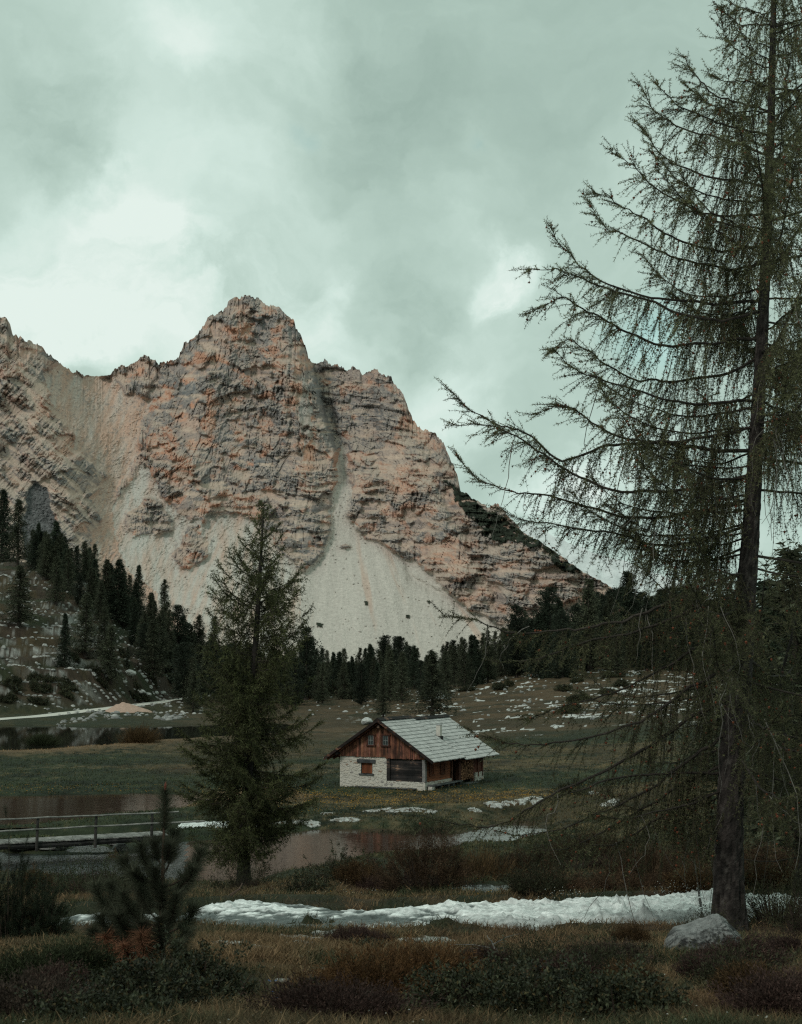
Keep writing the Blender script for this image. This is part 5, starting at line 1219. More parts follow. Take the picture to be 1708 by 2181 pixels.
# the grey boulder by the big larch
def boulder():
    x, y, z = place(1503, 2047, 4, 60); k = y / F
    nu, nv = 130, 80; th = np.linspace(0, pi, nv)[:, None]; ph = np.linspace(0, 2 * pi, nu, endpoint=False)[None]
    D = np.stack([np.sin(th) * np.cos(ph), np.sin(th) * np.sin(ph), np.cos(th) * np.ones_like(ph)], -1).reshape(-1, 3)
    r = np.ones(len(D))
    for n, d in (((-.42, -.25, .87), .60), ((.66, -.15, .74), .66), ((-.15, .5, .8), .7), ((0, -.93, .30), .62), ((-.55, -.8, .15), .74), ((.6, -.78, .1), .80), ((-1, -.1, .12), .93), ((1, -.1, .0), .90), ((-.85, -.2, .5), .80), ((.15, -.6, .78), .64), ((0, 1, .1), .8)):
        n = np.array(n) / np.linalg.norm(n); c = D @ n; m = c > 1e-3; r[m] = np.minimum(r[m], d / c[m])
    r *= 1 + .06 * fbm(D[:, 0] * 4, D[:, 1] * 4 + D[:, 2] * 3, 6, 5, .6) - .05 * sst(.06, 0, worley(D[:, 0] * 2.6 + 3, D[:, 2] * 2.2 + D[:, 1], 6)[2]) + .03 * (worley(D[:, 0] * 5, D[:, 2] * 4 + D[:, 1], 7)[0] - .5)
    V = D * r[:, None]; V = V * [68 * k * 1.25, 55 * k, 84 * k]; V[:, 0] += .22 * V[:, 2]
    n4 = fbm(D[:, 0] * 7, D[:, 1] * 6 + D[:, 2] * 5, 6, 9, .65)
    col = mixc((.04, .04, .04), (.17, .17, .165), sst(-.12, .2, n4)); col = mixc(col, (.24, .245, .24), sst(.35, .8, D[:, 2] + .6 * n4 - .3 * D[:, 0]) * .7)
    i = np.arange(nv - 1)[:, None] * nu; j = np.arange(nu)[None]; Q = np.stack([i + j, i + nu + j, i + nu + (j + 1) % nu, i + (j + 1) % nu], -1).reshape(-1, 4)
    o = mesh_from('boulder', V, Q, mats=[ROCKM], col=col, smooth=False); o.location = (x, y, z + 30 * k); tag(o, 'grey wedge shaped boulder in the grass below the big larch', 'boulder')
boulder()
PALE = (.40, .40, .37)
SL = [(481, 2014, 80, 5, 'thin pale slab, leftmost of the foreground ledges'), (565, 2028, 100, 6, 'long thin slab left of the forked pale slabs'), (592, 2041, 52, 6, 'short slab, lowest of the foreground ledges at left'),
      (640, 2004, 84, 9, 'pale slab just under the left end of the foam'), (650, 2015, 70, 12, 'rounded grey slab amid the foreground ledges'), (705, 1992, 88, 8, 'narrow pale slab nearest the stream edge'),
      (674, 2028, 84, 7, 'flat pale slab right of the long thin one'), (648, 2043, 46, 6, 'small pale slab below the rounded grey one'), (602, 2089, 28, 8, 'small isolated pale stone low in the moor grass'),
      (800, 2024, 96, 10, 'upper broad slab of the pair with a notch'), (792, 2046, 78, 14, 'lower broad slab of the pair with a notch'), (910, 2008, 114, 14, 'long raised grey slab in the straw grass right of the paired slabs'), (919, 2026, 24, 4, 'tiny pale slab below the long raised one')]
for i, (px_, row_, w_, h_, lab) in enumerate(SL): slab_px(px_, row_, w_, h_, 'rock_slab', lab, 'rock slab', 'flat limestone slabs in the foreground', i, PALE)
SB = [(698, 1734, 28, 4, 'small pale slab at the left end of the pond bank'), (612, 1751, 66, 6, 'long white slab behind the middle larch foot'), (662, 1757, 40, 6, 'broken white slab at the left pond edge'), (738, 1747, 58, 6, 'white slab on the pond edge below the hut'),
      (805, 1727, 52, 4, 'thin slab above the pond, left of the bright one'), (868, 1726, 82, 6, 'long bright slab above the pond'), (918, 1731, 26, 9, 'white slab tilting down to the pond'), (1012, 1728, 30, 9, 'slanting white slab above the pond bend'),
      (1052, 1714, 40, 10, 'pale block on the bank right of the slanting slab'), (1082, 1712, 28, 12, 'middle pale block of the bank row'), (1108, 1711, 30, 9, 'low pale block of the bank row'), (1140, 1704, 44, 10, 'last pale block of the bank row'), (1260, 1690, 30, 8, 'pale rock under the hanging larch twigs'), (1300, 1712, 40, 9, 'flat pale rock beneath the lower larch limbs')]
for i, (px_, row_, w_, h_, lab) in enumerate(SB): slab_px(px_, row_, w_, h_ * .8, 'bank_rock', lab, 'rock', 'limestone slabs on the pond bank', i + 20, (.40, .40, .38))
for px_, row_, w_, h_, lab in ((48, 1806, 66, 10, 'flat grey rock under the left end of the footbridge'), (112, 1808, 62, 14, 'grey rock under the first bridge post'), (258, 1812, 32, 13, 'round boulder in the water right of the bridge gap'), (245, 1799, 26, 8, 'dark rock behind the round boulder')):
    rock_px(px_, row_, w_, h_, 'stream_rock', lab, 'rock', 'rocks under the footbridge', int(px_), 1.1, (.20, .19, .18), .2)
rock_px(781, 1543, 22, 13, 'white_boulder', 'white boulder on the heath left of the hut ridge', 'boulder', None, 3, 1., (.55, .55, .53), .15)
for i, (px_, row_, w_, h_, lab) in enumerate(((298, 1482, 24, 11, 'largest white boulder above the gravel road'), (316, 1484, 15, 7, 'low white boulder touching the largest one above the road'), (333, 1481, 9, 6, 'small white boulder right of the low one'), (347, 1480, 13, 7, 'rightmost white boulder above the road'), (250, 1508, 16, 9, 'dark stump like rock in front of the gravel heap'), (277, 1440, 22, 11, 'grey boulder on the slope above the road'))):
    rock_px(px_, row_, w_, h_, 'hillside_boulder', lab, 'boulder', None, i, 1., (.5, .5, .47) if i != 4 else (.1, .09, .08), .2)
# gravel heap on the road
def heap():
    x, y, z = place(262, 1516, 60, 300); k = y / F; n = 40; a = np.linspace(0, 2 * pi, 48, endpoint=False); r = np.linspace(0, 1, n)[:, None]
    rx = 46 * k * r * (1 + .10 * np.sin(a * 3 + 1)[None]); X = rx * np.cos(a)[None] * (1 + .25 * (np.cos(a) > 0)); Y_ = rx * np.sin(a)[None] * .8
    Z = 20 * k * np.clip(1 - r ** 1.15, 0, 1) * (1 + .2 * fbm(X / .8, Y_ / .8, 3, 4)) - .1 * (r > .95)
    V = np.stack([X, Y_, Z + 0 * X], -1).reshape(-1, 3); i = np.arange(n - 1)[:, None] * 48; j = np.arange(48)[None]; Q = np.stack([i + j, i + 48 + j, i + 48 + (j + 1) % 48, i + (j + 1) % 48], -1).reshape(-1, 4)
    o = mesh_from('gravel_heap', V, Q, mats=[tint_mat('pink_gravel', n1=3, a1=.15, n2=12, a2=.25, bump=.5, bscale=8, bdist=.1)], col=np.tile([.42, .29, .23], (len(V), 1)), smooth=True); o.location = (x, y, z); tag(o, 'pinkish gravel heap dumped beside the pale road', 'gravel heap')
heap()
# limestone blocks lining the far lake and the lowest bench
rl_ = np.random.default_rng(12)
def many_rocks(name, n, fn, label, size, col):
    mb = MB(); rr = np.random.default_rng(len(name) + n)
    for i in range(n):
        r = fn(rr)
        if r is None: continue
        x, y = r; z = tz1(x, y); s = rr.uniform(*size); V, Q, tn = ROCKS[int(rr.integers(8))]
        V = V.reshape(14, 22, 3)[::2, ::3]; nv, nu = V.shape[:2]; tn = tn.reshape(14, 22)[::2, ::3].ravel()
        ii = np.arange(nv - 1)[:, None] * nu; j = np.arange(nu)[None]; Qs = np.stack([ii + j, ii + nu + j, ii + nu + (j + 1) % nu, ii + (j + 1) % nu], -1).reshape(-1, 4)
        a = rr.uniform(0, 6); V = V.reshape(-1, 3); V = np.stack([V[:, 0] * cos(a) - V[:, 1] * sin(a), V[:, 0] * sin(a) + V[:, 1] * cos(a), V[:, 2] * rr.uniform(.5, 1.0)], -1) * s * [rr.uniform(.8, 1.4), 1, 1]
        mb.add(V + [x, y, z - s * .05], Qs, col=np.asarray(col)[None] * tn[:, None] * rr.uniform(.45, 1.2))
    o = mb.build(name, ROCKM); return tag(o, label, kind='stuff')
def hill_pt(rr):
    px_ = rr.uniform(-20, 430); row_ = rr.uniform(1200, 1525)
    a, b = ray(px_, row_); Ys = np.linspace(150, 370, 90); d = tz(a * Ys, Ys) - b * Ys; i = int(np.argmax(d > 0))
    if d[i] <= 0: return None
    x, y = a * Ys[i], Ys[i]
    band = fbm(np.array([x / 16.]), np.array([y / 5.]), 3, 301)[0]
    return None if band < rr.uniform(-.25, .25) else (float(x), float(y))
many_rocks('hillside_rubble', 3000, hill_pt, 'loose pale limestone rubble all over the left hillside', (.12, .45), (.42, .415, .39))
def bank_pt(rr):
    px_ = rr.uniform(95, 300); row_ = 1545 - (px_ - 95) * .085 - rr.uniform(0, 15) * sst(95, 200, px_)
    if rr.uniform() < .35: px_ = rr.uniform(330, 400); row_ = rr.uniform(1528, 1538) - (px_ - 330) * .1
    x, y = ground_at(px_, row_, -8.5); return float(x), float(y)
many_rocks('lake_bank_blocks', 120, bank_pt, 'broken limestone blocks lining the far lake bank', (.10, .62), (.34, .335, .32))
def slope_pt(rr):
    px_ = rr.uniform(640, 1708); row_ = rr.uniform(1425, 1535); x, y, z = place(px_, row_, 90, 420); return (x, y) if y < 400 else None
many_rocks('slope_stones', 260, slope_pt, 'pale stones scattered over the brown slope', (.12, .4), (.5, .5, .48))

# ---------------------------------------------------------------- white water
FOAM, fnt, fb = new_mat('foam')
at = N(fnt, 'ShaderNodeAttribute', attribute_name='tint'); tc = N(fnt, 'ShaderNodeTexCoord'); no = N(fnt, 'ShaderNodeTexNoise', Scale=6., Detail=4., Roughness=.6); fnt.links.new(tc.outputs['Object'], no.inputs['Vector'])
fnt.links.new(at.outputs['Color'], fb.inputs['Base Color']); fb.inputs['Roughness'].default_value = .45; fb.inputs['Specular IOR Level'].default_value = .4
bp = N(fnt, 'ShaderNodeBump', Strength=.8, Distance=.05); fnt.links.new(no.outputs['Fac'], bp.inputs['Height']); fnt.links.new(bp.outputs[0], fb.inputs['Normal'])
_nb = ground_at(*zip((-100, 1998), (120, 1985), (200, 1982), (300, 1985), (440, 1975), (640, 1984), (850, 1986), (1000, 1986), (1150, 1993), (1300, 1985), (1480, 1975), (1700, 1962)), STREAM_Z); NB_ = (_nb[0], _nb[1])
def rapids(name, poly, z, res, amp, seed, label, strength, grow=.0):
    xs = np.array([p[0] for p in poly]); ys = np.array([p[1] for p in poly])
    X, Y_ = np.meshgrid(np.arange(max(xs.min(), -12), min(xs.max(), 12) if res < .1 else xs.max(), res), np.arange(ys.min() - .3, ys.max() + .3, res * 1.1))
    d = sdist(X, Y_, poly); d = d + (.30 * fbm(X / .8, Y_ / .4, 4, seed + 20) + .06 if res < .09 else 0); edge = sst(.12, -.35, d)
    s = strength(X, Y_)
    w = ridged(X / .9, Y_ / .55, 4, seed); w2 = fbm(X / .28, Y_ / .22, 4, seed + 1); w3 = ridged(X / .16, Y_ / .12, 3, seed + 2); w0 = fbm(X / 2.6, Y_ / 1.4, 2, seed + 3)
    sp_ = fbm(X / .42, Y_ / .36, 6, seed + 12, .62); h = amp * s * (.40 + .75 * w0 + .30 * w + .42 * w2 + .12 * w3 + 1.5 * np.maximum(sp_ - .1, 0) * sst(-.1, .4, w0 + .3 * w)) * edge
    spike = sst(.45, .95, perlin(X / .11, Y_ / .10, seed + 5) + .5 * perlin(X / .045, Y_ / .045, seed + 6) + .5 * w0) * s * edge * amp * .30 * sst(.0, .4, w0)
    h = np.maximum(h, -.04) + spike
    white = np.clip(sst(-.10, .26, w2 * .8 + w * .6 + w0 * .8 + (s - .80) * 1.1) , 0, 1)
    nearb = sst(.9, .15, Y_ - np.interp(X, NB_[0], NB_[1])) if name == 'white_water' else 0 * X
    white = white * (1 - .55 * nearb * sst(-.4, .3, w0 + w)); white = np.clip(white - .55 * sst(.12, .42, fbm(X / 1.1, Y_ / .22, 4, seed + 9)) * (1 - .5 * sst(.7, 1.1, s)), 0, 1)
    c = mixc((.10, .115, .11), (.92, .94, .92), white) * (.80 + .26 * sst(-.5, .6, w3))[..., None]
    sk = sst(-.25, .30, fbm(X / .6 + Y_ * .8, Y_ / .085 + .3 * X, 5, seed + 14, .6)) * .6 + .4 * sst(-.3, .3, fbm(X / .07, Y_ / .05, 3, seed + 15)); c = c * (.50 + .60 * sk[..., None])
    V = np.stack([X, Y_, z + .02 + h], -1); q = gridq(*X.shape); keep = (d.ravel()[q] < .05).all(1)
    o = mesh_from(name, V.reshape(-1, 3), q[keep], mats=[FOAM], col=c.reshape(-1, 3), smooth=True); tag(o, label, kind='structure'); return o
rapids('white_water', STREAM, STREAM_Z, .036, .22, 400, 'foaming white torrent crossing the foreground', lambda X, Y_: np.interp(X + .4 * fbm(X, Y_, 2, 9), [-12, -6.5, -5.5, -4, -3.2, -2.2, -1, 0, 1.2, 4, 5.4, 8], [.25, .3, .75, .7, .75, .45, .5, .75, .95, 1.12, 1.05, .7]))
rapids('bridge_rapids', RUN, POND_Z, .10, .20, 420, 'white rapids passing under the footbridge', lambda X, Y_: .85 + 0 * X)
def spray():
    rr = np.random.default_rng(8); mb = MB(); oc = np.array([[0, 0, 1], [1, 0, 0], [0, 1, 0], [-1, 0, 0], [0, -1, 0], [0, 0, -1.]])
    T = np.array([[0, 1, 2], [0, 2, 3], [0, 3, 4], [0, 4, 1], [5, 2, 1], [5, 3, 2], [5, 4, 3], [5, 1, 4]])
    cx = [(1150, 1905), (1215, 1890), (1080, 1925), (1440, 1875), (1420, 1890), (1510, 1890), (1370, 1905), (1000, 1930), (600, 1935), (540, 1960), (260, 1975), (905, 1935), (1300, 1910)]
    n = 520; i = rr.integers(0, len(cx), n); px_ = np.array([c[0] for c in cx])[i] + rr.normal(0, 28, n); row_ = np.array([c[1] for c in cx])[i] + 16 - np.abs(rr.normal(0, 9, n)); p = P(px_, row_, rr.uniform(25.3, 27.2, n))
    s = rr.uniform(.002, .0075, (n, 1, 1)); V = p[:, None] + oc[None] * s
    mb.add(V.reshape(-1, 3), None, (T[None] + np.arange(n)[:, None, None] * 6).reshape(-1, 3), col=(.88, .9, .88)); o = mb.build('spray_drops', FOAM); tag(o, 'flying drops of spray above the torrent', kind='stuff')
spray()

# ---------------------------------------------------------------- grass
GRASS = leaf_mat('grass_blades', .7, .2, .3, 0)
def scatter(n, y0, y1, seed, tmax=.38):
    rr = np.random.default_rng(seed); u = rr.uniform(size=n); y = 1 / (1 / y0 + u * (1 / y1 - 1 / y0)); x = rr.uniform(-tmax, tmax, n) * y
    ok = np.ones(n, bool)
    for poly, lv, w, sl in ALLW: 
        if min(p[1] for p in poly) > y1 + 2 or max(p[1] for p in poly) < y0 - 2: continue
        ok &= (sdist(x, y, poly) > .05) if poly is not STREAM else ((sdist(x, y, poly) > .12) | (tz(x, y) > STREAM_Z + .03))
    x, y = x[ok], y[ok]; return x, y, tz(x, y), rr
def grass(name, n, y0, y1, hgt, wid, seed, label, thr=-.2, flat=.55):
    x, y, z, rr = scatter(n, y0, y1, seed)
    den = fbm(x / 1.4, y / 1.4, 3, 500); keep = den > thr - rr.uniform(0, .3, len(x)); x, y, z, den = x[keep], y[keep], z[keep], den[keep]
    c, _ = ground_colour(x, y, z); st_ = sst(.05, .35, fbm(x / .8, y / .8, 3, 501) + .25 * rr.normal(0, 1, len(x)))
    c = c * 1.7; c = mixc(c, STRAW * 1.55, st_ * np.where(y < 60, .72, .25)); c = c * rr.uniform(.55, 1.5, (len(x), 1))
    d = np.stack([rr.normal(.12, flat, len(x)), rr.normal(0, flat, len(x)), np.ones(len(x))], -1)
    L = hgt * rr.uniform(.45, 1.3, len(x)) * (1 + .6 * np.maximum(den, 0)); mb = MB(); B = np.stack([x, y, z - .01], -1)
    n_ = len(B); a, b, dn = rot_to(d); th = rr.uniform(0, 2 * pi, n_)[:, None]; s = a * np.cos(th) + b * np.sin(th); w = (wid * rr.uniform(.6, 1.3, n_))[:, None] * .5
    lean = np.stack([rr.normal(0, .35, n_), rr.normal(0, .35, n_), -rr.uniform(0, .35, n_)], -1) * L[:, None]
    m1 = B + dn * L[:, None] * .55; tip = B + dn * L[:, None] + lean * .6
    V = np.stack([B - s * w, B + s * w, m1 + s * w * .7, m1 - s * w * .7, tip], 1).reshape(-1, 3); k = np.arange(n_)[:, None] * 5
    mb.add(V, k + [[0, 1, 2, 3]], k + [[3, 2, 4]], col=np.repeat(c, 5, 0)); o = mb.build(name, GRASS); tag(o, label, kind='stuff')
grass('moor_grass', 165000, 4.5, 13, .10, .0052, 51, 'short straw and green grass of the nearest moor')
grass('bank_grass', 220000, 13, 34, .14, .011, 52, 'mixed grass on both sides of the torrent')
grass('hummock_grass', 120000, 34, 66, .20, .022, 53, 'brown and green grass on the hummocks before the pond')
grass('meadow_grass', 120000, 64, 150, .16, .05, 54, 'short green grass of the meadow around the hut')
def flowers():
    rr = np.random.default_rng(61); mb = MB()
    oc = np.array([[0, 0, .4], [1, 0, 0], [0, 1, 0], [-1, 0, 0], [0, -1, 0]]); T = np.array([[0, 1, 2], [0, 2, 3], [0, 3, 4], [0, 4, 1]])
    def put(x, y, s, c, hgt):
        m = np.ones(len(x), bool)
        for poly, *_ in ALLW: m &= sdist(x, y, poly) > .1
        x, y = x[m], y[m]; z = tz(x, y) + hgt; n = len(x); V = np.stack([x, y, z], -1)[:, None] + oc[None] * (s * rr.uniform(.6, 1.3, (n, 1, 1)))
        mb.add(V.reshape(-1, 3), None, (T[None] + np.arange(n)[:, None, None] * 5).reshape(-1, 3), col=c)
    n = 5200; px_ = rr.uniform(560, 1250, n); row_ = 1700 + rr.normal(0, 13, n) + 12 * fbm(px_ / 60, px_ * 0, 2, 3); m = (row_ < 1735) & (row_ > 1672); x, y = ground_at(px_[m], row_[m], -8.95); k = fbm(x / 1.3, y / 1.8, 3, 62) > rr.uniform(-.3, .35, len(x)); put(x[k], y[k], .032, (.50, .25, .02), .12)
    n = 500; px_ = rr.uniform(0, 500, n); row_ = rr.normal(1686, 5, n); x, y = ground_at(px_, row_, -9.0); put(x, y, .03, (.45, .23, .02), .10)
    y = rr.uniform(30, 50, 420); x = rr.uniform(-.10, .22, 420) * y; k = fbm(x / 2, y / 2, 2, 63) > .05; put(x[k], y[k], .016, (.5, .26, .03), .14)
    y = rr.uniform(36, 62, 1500); x = rr.uniform(-.1, .28, 1500) * y; k = fbm(x / 3, y / 3, 2, 64) > .08; put(x[k], y[k], .015, (.55, .56, .5), .13)
    y = 1 / rr.uniform(1 / 14, 1 / 6, 160); x = rr.uniform(-.27, .27, 160) * y; put(x, y, .006, (.5, .5, .46), .06)
    for px_, row_, c in ((660, 2106, (.55, .30, .02)), (672, 2112, (.55, .30, .02)), (583, 2130, (.05, .13, .32)), (575, 2105, (.05, .12, .28)), (660, 2160, (.5, .25, .02)), (582, 2143, (.06, .15, .35)), (760, 2090, (.5, .2, .05))):
        x, y, z = place(px_, row_, 4, 20); x_ = x + rr.normal(0, .02, 5); y_ = y + rr.normal(0, .02, 5); put(x_, y_, .007, c, .05)
    o = mb.build('wild_flowers', leaf_mat('petals', .6, .2, .1, 0)); tag(o, 'yellow and white wild flowers dotted through the grass', kind='stuff')
flowers()

# ---------------------------------------------------------------- shrubs
def dome(rr, n, lump=.35, seed=0):
    """points in a lumpy half ellipsoid of unit size and their outward directions"""
    d = rr.normal(0, 1, (n, 3)); d[:, 2] = np.abs(d[:, 2]); d /= np.linalg.norm(d, axis=1)[:, None]
    r = 1 + lump * fbm(d[:, 0] * 2.3 + seed, d[:, 1] * 2.3 + d[:, 2] * 1.7, 3, seed) * 1.6
    q = rr.uniform(.35, 1, n) ** .45 * np.where(rr.uniform(size=n) < .14, rr.uniform(1., 1.4, n), 1.); return d * (r * q)[:, None], d, q
def shrub(name, x, y, rx, ry, h, style, label, seed, group=None, size=1.):
    rr = np.random.default_rng(seed); z = tz1(x, y); e = empty(name, (x, y, z), 0, label, 'shrub', group)
    vol = rx * ry * h; mb = MB(); sm = MB(); sc = np.array([rx, ry, h])
    k = size
    nsh = {'needle': 280, 'juniper': 300, 'leaf': 330, 'heather': 420, 'sedge': 420, 'twig': 240}[style]
    p, d, q = dome(rr, nsh, .75, seed % 97); p = p * sc
    p[:, 2] += tz(x + p[:, 0], y + p[:, 1]) - z
    root = np.stack([p[:, 0] * .55, p[:, 1] * .55, np.zeros(nsh)], -1)
    dd = d * [1, 1, .8] + [0, 0, .6]; dd /= np.linalg.norm(dd, axis=1)[:, None]
    for i in range(0, nsh, 3 if style != 'twig' else 1): sm.tube(np.stack([root[i] + [0, 0, -.03], root[i] * .4 + p[i] * .6 + [0, 0, -.06 * h], p[i]]), [.007 * k + .003, .005 * k, .002 * k], 3, col=(.05, .036, .028), cap=False)
    if style == 'needle':
        Ls = rr.uniform(.12, .24, nsh) * k; m = 90; t = rr.uniform(.0, 1, (nsh, m)); base = p[:, None] + dd[:, None] * (t * Ls[:, None])[..., None]
        rd = rr.normal(0, 1, (nsh, m, 3)); rd /= np.linalg.norm(rd, axis=2)[..., None]; nd = rd * 1.0 + dd[:, None] * .55
        c = np.array([.026, .034, .020]) * rr.uniform(.55, 1.5, (nsh, m, 1)) * rr.uniform(.6, 1.4, (nsh, 1, 1)) + np.array([.03, .014, .004]) * (rr.uniform(size=(nsh, 1, 1)) < .2) * (t > .8)[..., None]
        blades(mb, base.reshape(-1, 3), nd.reshape(-1, 3), .055 * k, .0034 * k, c.reshape(-1, 3), rr)
    elif style in ('juniper', 'heather', 'sedge', 'twig'):
        m = {'juniper': 70, 'heather': 45, 'sedge': 14, 'twig': 16}[style]; Ls = {'juniper': .17, 'heather': .14, 'sedge': .12, 'twig': .3}[style] * k * rr.uniform(.6, 1.3, nsh)
        t = rr.uniform(0, 1, (nsh, m)); jit = rr.normal(0, .02 * k if style != 'sedge' else .09 * k, (nsh, m, 3)); base = p[:, None] + dd[:, None] * (t * Ls[:, None])[..., None] + jit
        rd = rr.normal(0, 1, (nsh, m, 3)); rd /= np.linalg.norm(rd, axis=2)[..., None]; nd = rd * {'juniper': .8, 'heather': .7, 'sedge': .35, 'twig': .8}[style] + dd[:, None]
        c0 = {'juniper': [.085, .050, .024], 'heather': [.050, .036, .028], 'sedge': [.10, .062, .030], 'twig': [.040, .040, .022]}[style]
        if style == 'heather' and ('purple' in label or 'red' in label): c0 = [.062, .037, .031]
        if 'orange' in label: c0 = [.13, .068, .030]
        if 'rust' in label: c0 = [.066, .040, .024]
        if 'green' in label: c0 = [.034, .040, .020]
        c = np.array(c0) * rr.uniform(.5, 1.5, (nsh, m, 1)) * rr.uniform(.5, 1.45, (nsh, 1, 1))
        blades(mb, base.reshape(-1, 3), nd.reshape(-1, 3), {'juniper': .028, 'heather': .020, 'sedge': .16, 'twig': .03}[style] * k, {'juniper': .006, 'heather': .007, 'sedge': .008, 'twig': .009}[style] * k, c.reshape(-1, 3), rr)
    else:
        m = 22; Ls = .08 * k * rr.uniform(.6, 1.3, nsh); t = rr.uniform(0, 1, (nsh, m)); base = p[:, None] + dd[:, None] * (t * Ls[:, None])[..., None] + rr.normal(0, .012 * k, (nsh, m, 3))
        rd = rr.normal(0, 1, (nsh, m, 3)); rd /= np.linalg.norm(rd, axis=2)[..., None]; nd = rd * .9 + dd[:, None] * .6
        c = np.array([.036, .040, .023]) * rr.uniform(.5, 1.6, (nsh, m, 1)) * rr.uniform(.5, 1.5, (nsh, 1, 1)); c = c + np.array([.035, .012, .0]) * (rr.uniform(size=(nsh, m, 1)) < .12)
        leaves(mb, base.reshape(-1, 3), nd.reshape(-1, 3), .026 * k, .012 * k, c.reshape(-1, 3), rr)
    sm.build('stems', BARK, e); mb.build('foliage', LEAF if style == 'leaf' else NEEDLE, e); return e
def shrub_px(name, px, row, wpx, hpx, style, label, seed, group=None, size=1., deep=.8, Y=None):
    x, y, z = place(px, row, 4, 420) if Y is None else at_dist(px, Y); k = y / F; return shrub(name, x, y, wpx * k / 2 / 1.1, wpx * k / 2 * deep, hpx * k / 1.1, style, label, seed, group, size)
B_near = [('alpine_rose', 300, 2150, 230, 105, 'leaf', 'dark small-leaved shrub spreading below the dead pine needles', 1., .7), ('alpine_rose', 420, 2125, 190, 110, 'leaf', 'dark small-leaved shrub right of the young pine stem', 1., .7), ('alpine_rose', 240, 2185, 260, 60, 'leaf', 'dark low shrub at the bottom edge under the young pine', 1., .6),
  ('juniper_bush', 800, 2135, 230, 75, 'juniper', 'orange brown juniper mat in the middle foreground', 1., .7), ('juniper_bush', 905, 2120, 150, 70, 'juniper', 'orange brown juniper tuft touching the dark shrub', 1., .7),
  ('alpine_rose', 1010, 2150, 240, 105, 'leaf', 'dark leafy shrub just right of the brown juniper', 1., .6), ('alpine_rose', 1180, 2160, 260, 105, 'leaf', 'dark leafy shrub in the middle of the bottom edge', 1., .6), ('alpine_rose', 1330, 2175, 210, 95, 'leaf', 'rightmost of the dark leafy shrubs at the bottom', 1., .6), ('alpine_rose', 930, 2080, 150, 32, 'leaf', 'low dark leafy patch behind the brown juniper', 1., .6),
  ('heather_bush', 1672, 2172, 150, 60, 'heather', 'purple brown heather in the lower right corner', 1., .7), ('heather_bush', 1590, 2062, 100, 40, 'heather', 'dark red heather growing against the boulder', 1., .7), ('heather_bush', 1540, 2070, 70, 14, 'heather', 'low red heather under the front of the boulder', 1., .7),
  ('juniper_bush', 70, 2110, 120, 42, 'juniper', 'small green dwarf bush low at the left edge', 1., .6), ('juniper_bush', 150, 2098, 110, 46, 'juniper', 'small green and yellow dwarf bush left of the dead pine needles', 1., .6), ('heather_bush', 1290, 2060, 120, 24, 'heather', 'flat dark heather patch in the grass left of the boulder', 1., .7), ('heather_bush', 60, 2170, 200, 34, 'heather', 'dark heather carpet in the lower left corner', 1., .7), ('heather_bush', 720, 2172, 230, 30, 'heather', 'dark red heather carpet at the bottom under the juniper', 1., .7)]
for i, (nm, px_, row_, w_, h_, st_, lab, sz, dp) in enumerate(B_near): shrub_px(nm, px_, row_, w_ * 1.15, h_ * .78, st_, lab, 700 + i, None, sz, dp)
rs_ = np.random.default_rng(77)
for i in range(46):
    px_ = rs_.uniform(-10, 1700); row_ = rs_.uniform(2002, 2165) if i % 3 else rs_.uniform(1850, 1905)
    if 150 < px_ < 520 and row_ > 1990: continue
    st_ = ['leaf', 'heather', 'juniper', 'twig'][int(rs_.integers(4))]; far_ = row_ < 1950
    shrub_px('heath_tuft', px_, row_, rs_.uniform(30, 95), rs_.uniform(9, 24), st_, 'low dark heath tuft scattered over the ' + ('far bank of the torrent' if far_ else 'foreground moor'), 900 + i, 'low heath tufts ' + ('beyond' if far_ else 'before') + ' the torrent', 2.0 if far_ else .9, .8)
for i, (px_, row_, w_, h_) in enumerate(((470, 2092, 16, 7), (690, 2068, 12, 6), (1185, 2030, 16, 7), (1320, 2012, 20, 8), (230, 2010, 14, 6), (90, 2052, 18, 7), (1400, 2100, 14, 7), (985, 2072, 12, 5), (60, 2140, 20, 7))):
    rock_px(px_, row_, w_, h_, 'stone', 'small grey stone half sunk in the foreground grass', 'stone', 'small stones in the foreground grass', i, 1., (.22, .22, .21), .35)
for i, (px_, row_, w_, h_, lab) in enumerate(((35, 1985, 150, 175, 'tall dark dwarf pine clump at the left edge'), (100, 1988, 110, 120, 'lower dark dwarf pine lobe right of the tall clump'), (-20, 2000, 110, 120, 'dark dwarf pine cut off by the left edge'))):
    shrub_px('dwarf_pine', px_, row_, w_, h_, 'needle', lab, 730 + i, 'dwarf pines at the left edge', 1.1, .7, 19.)
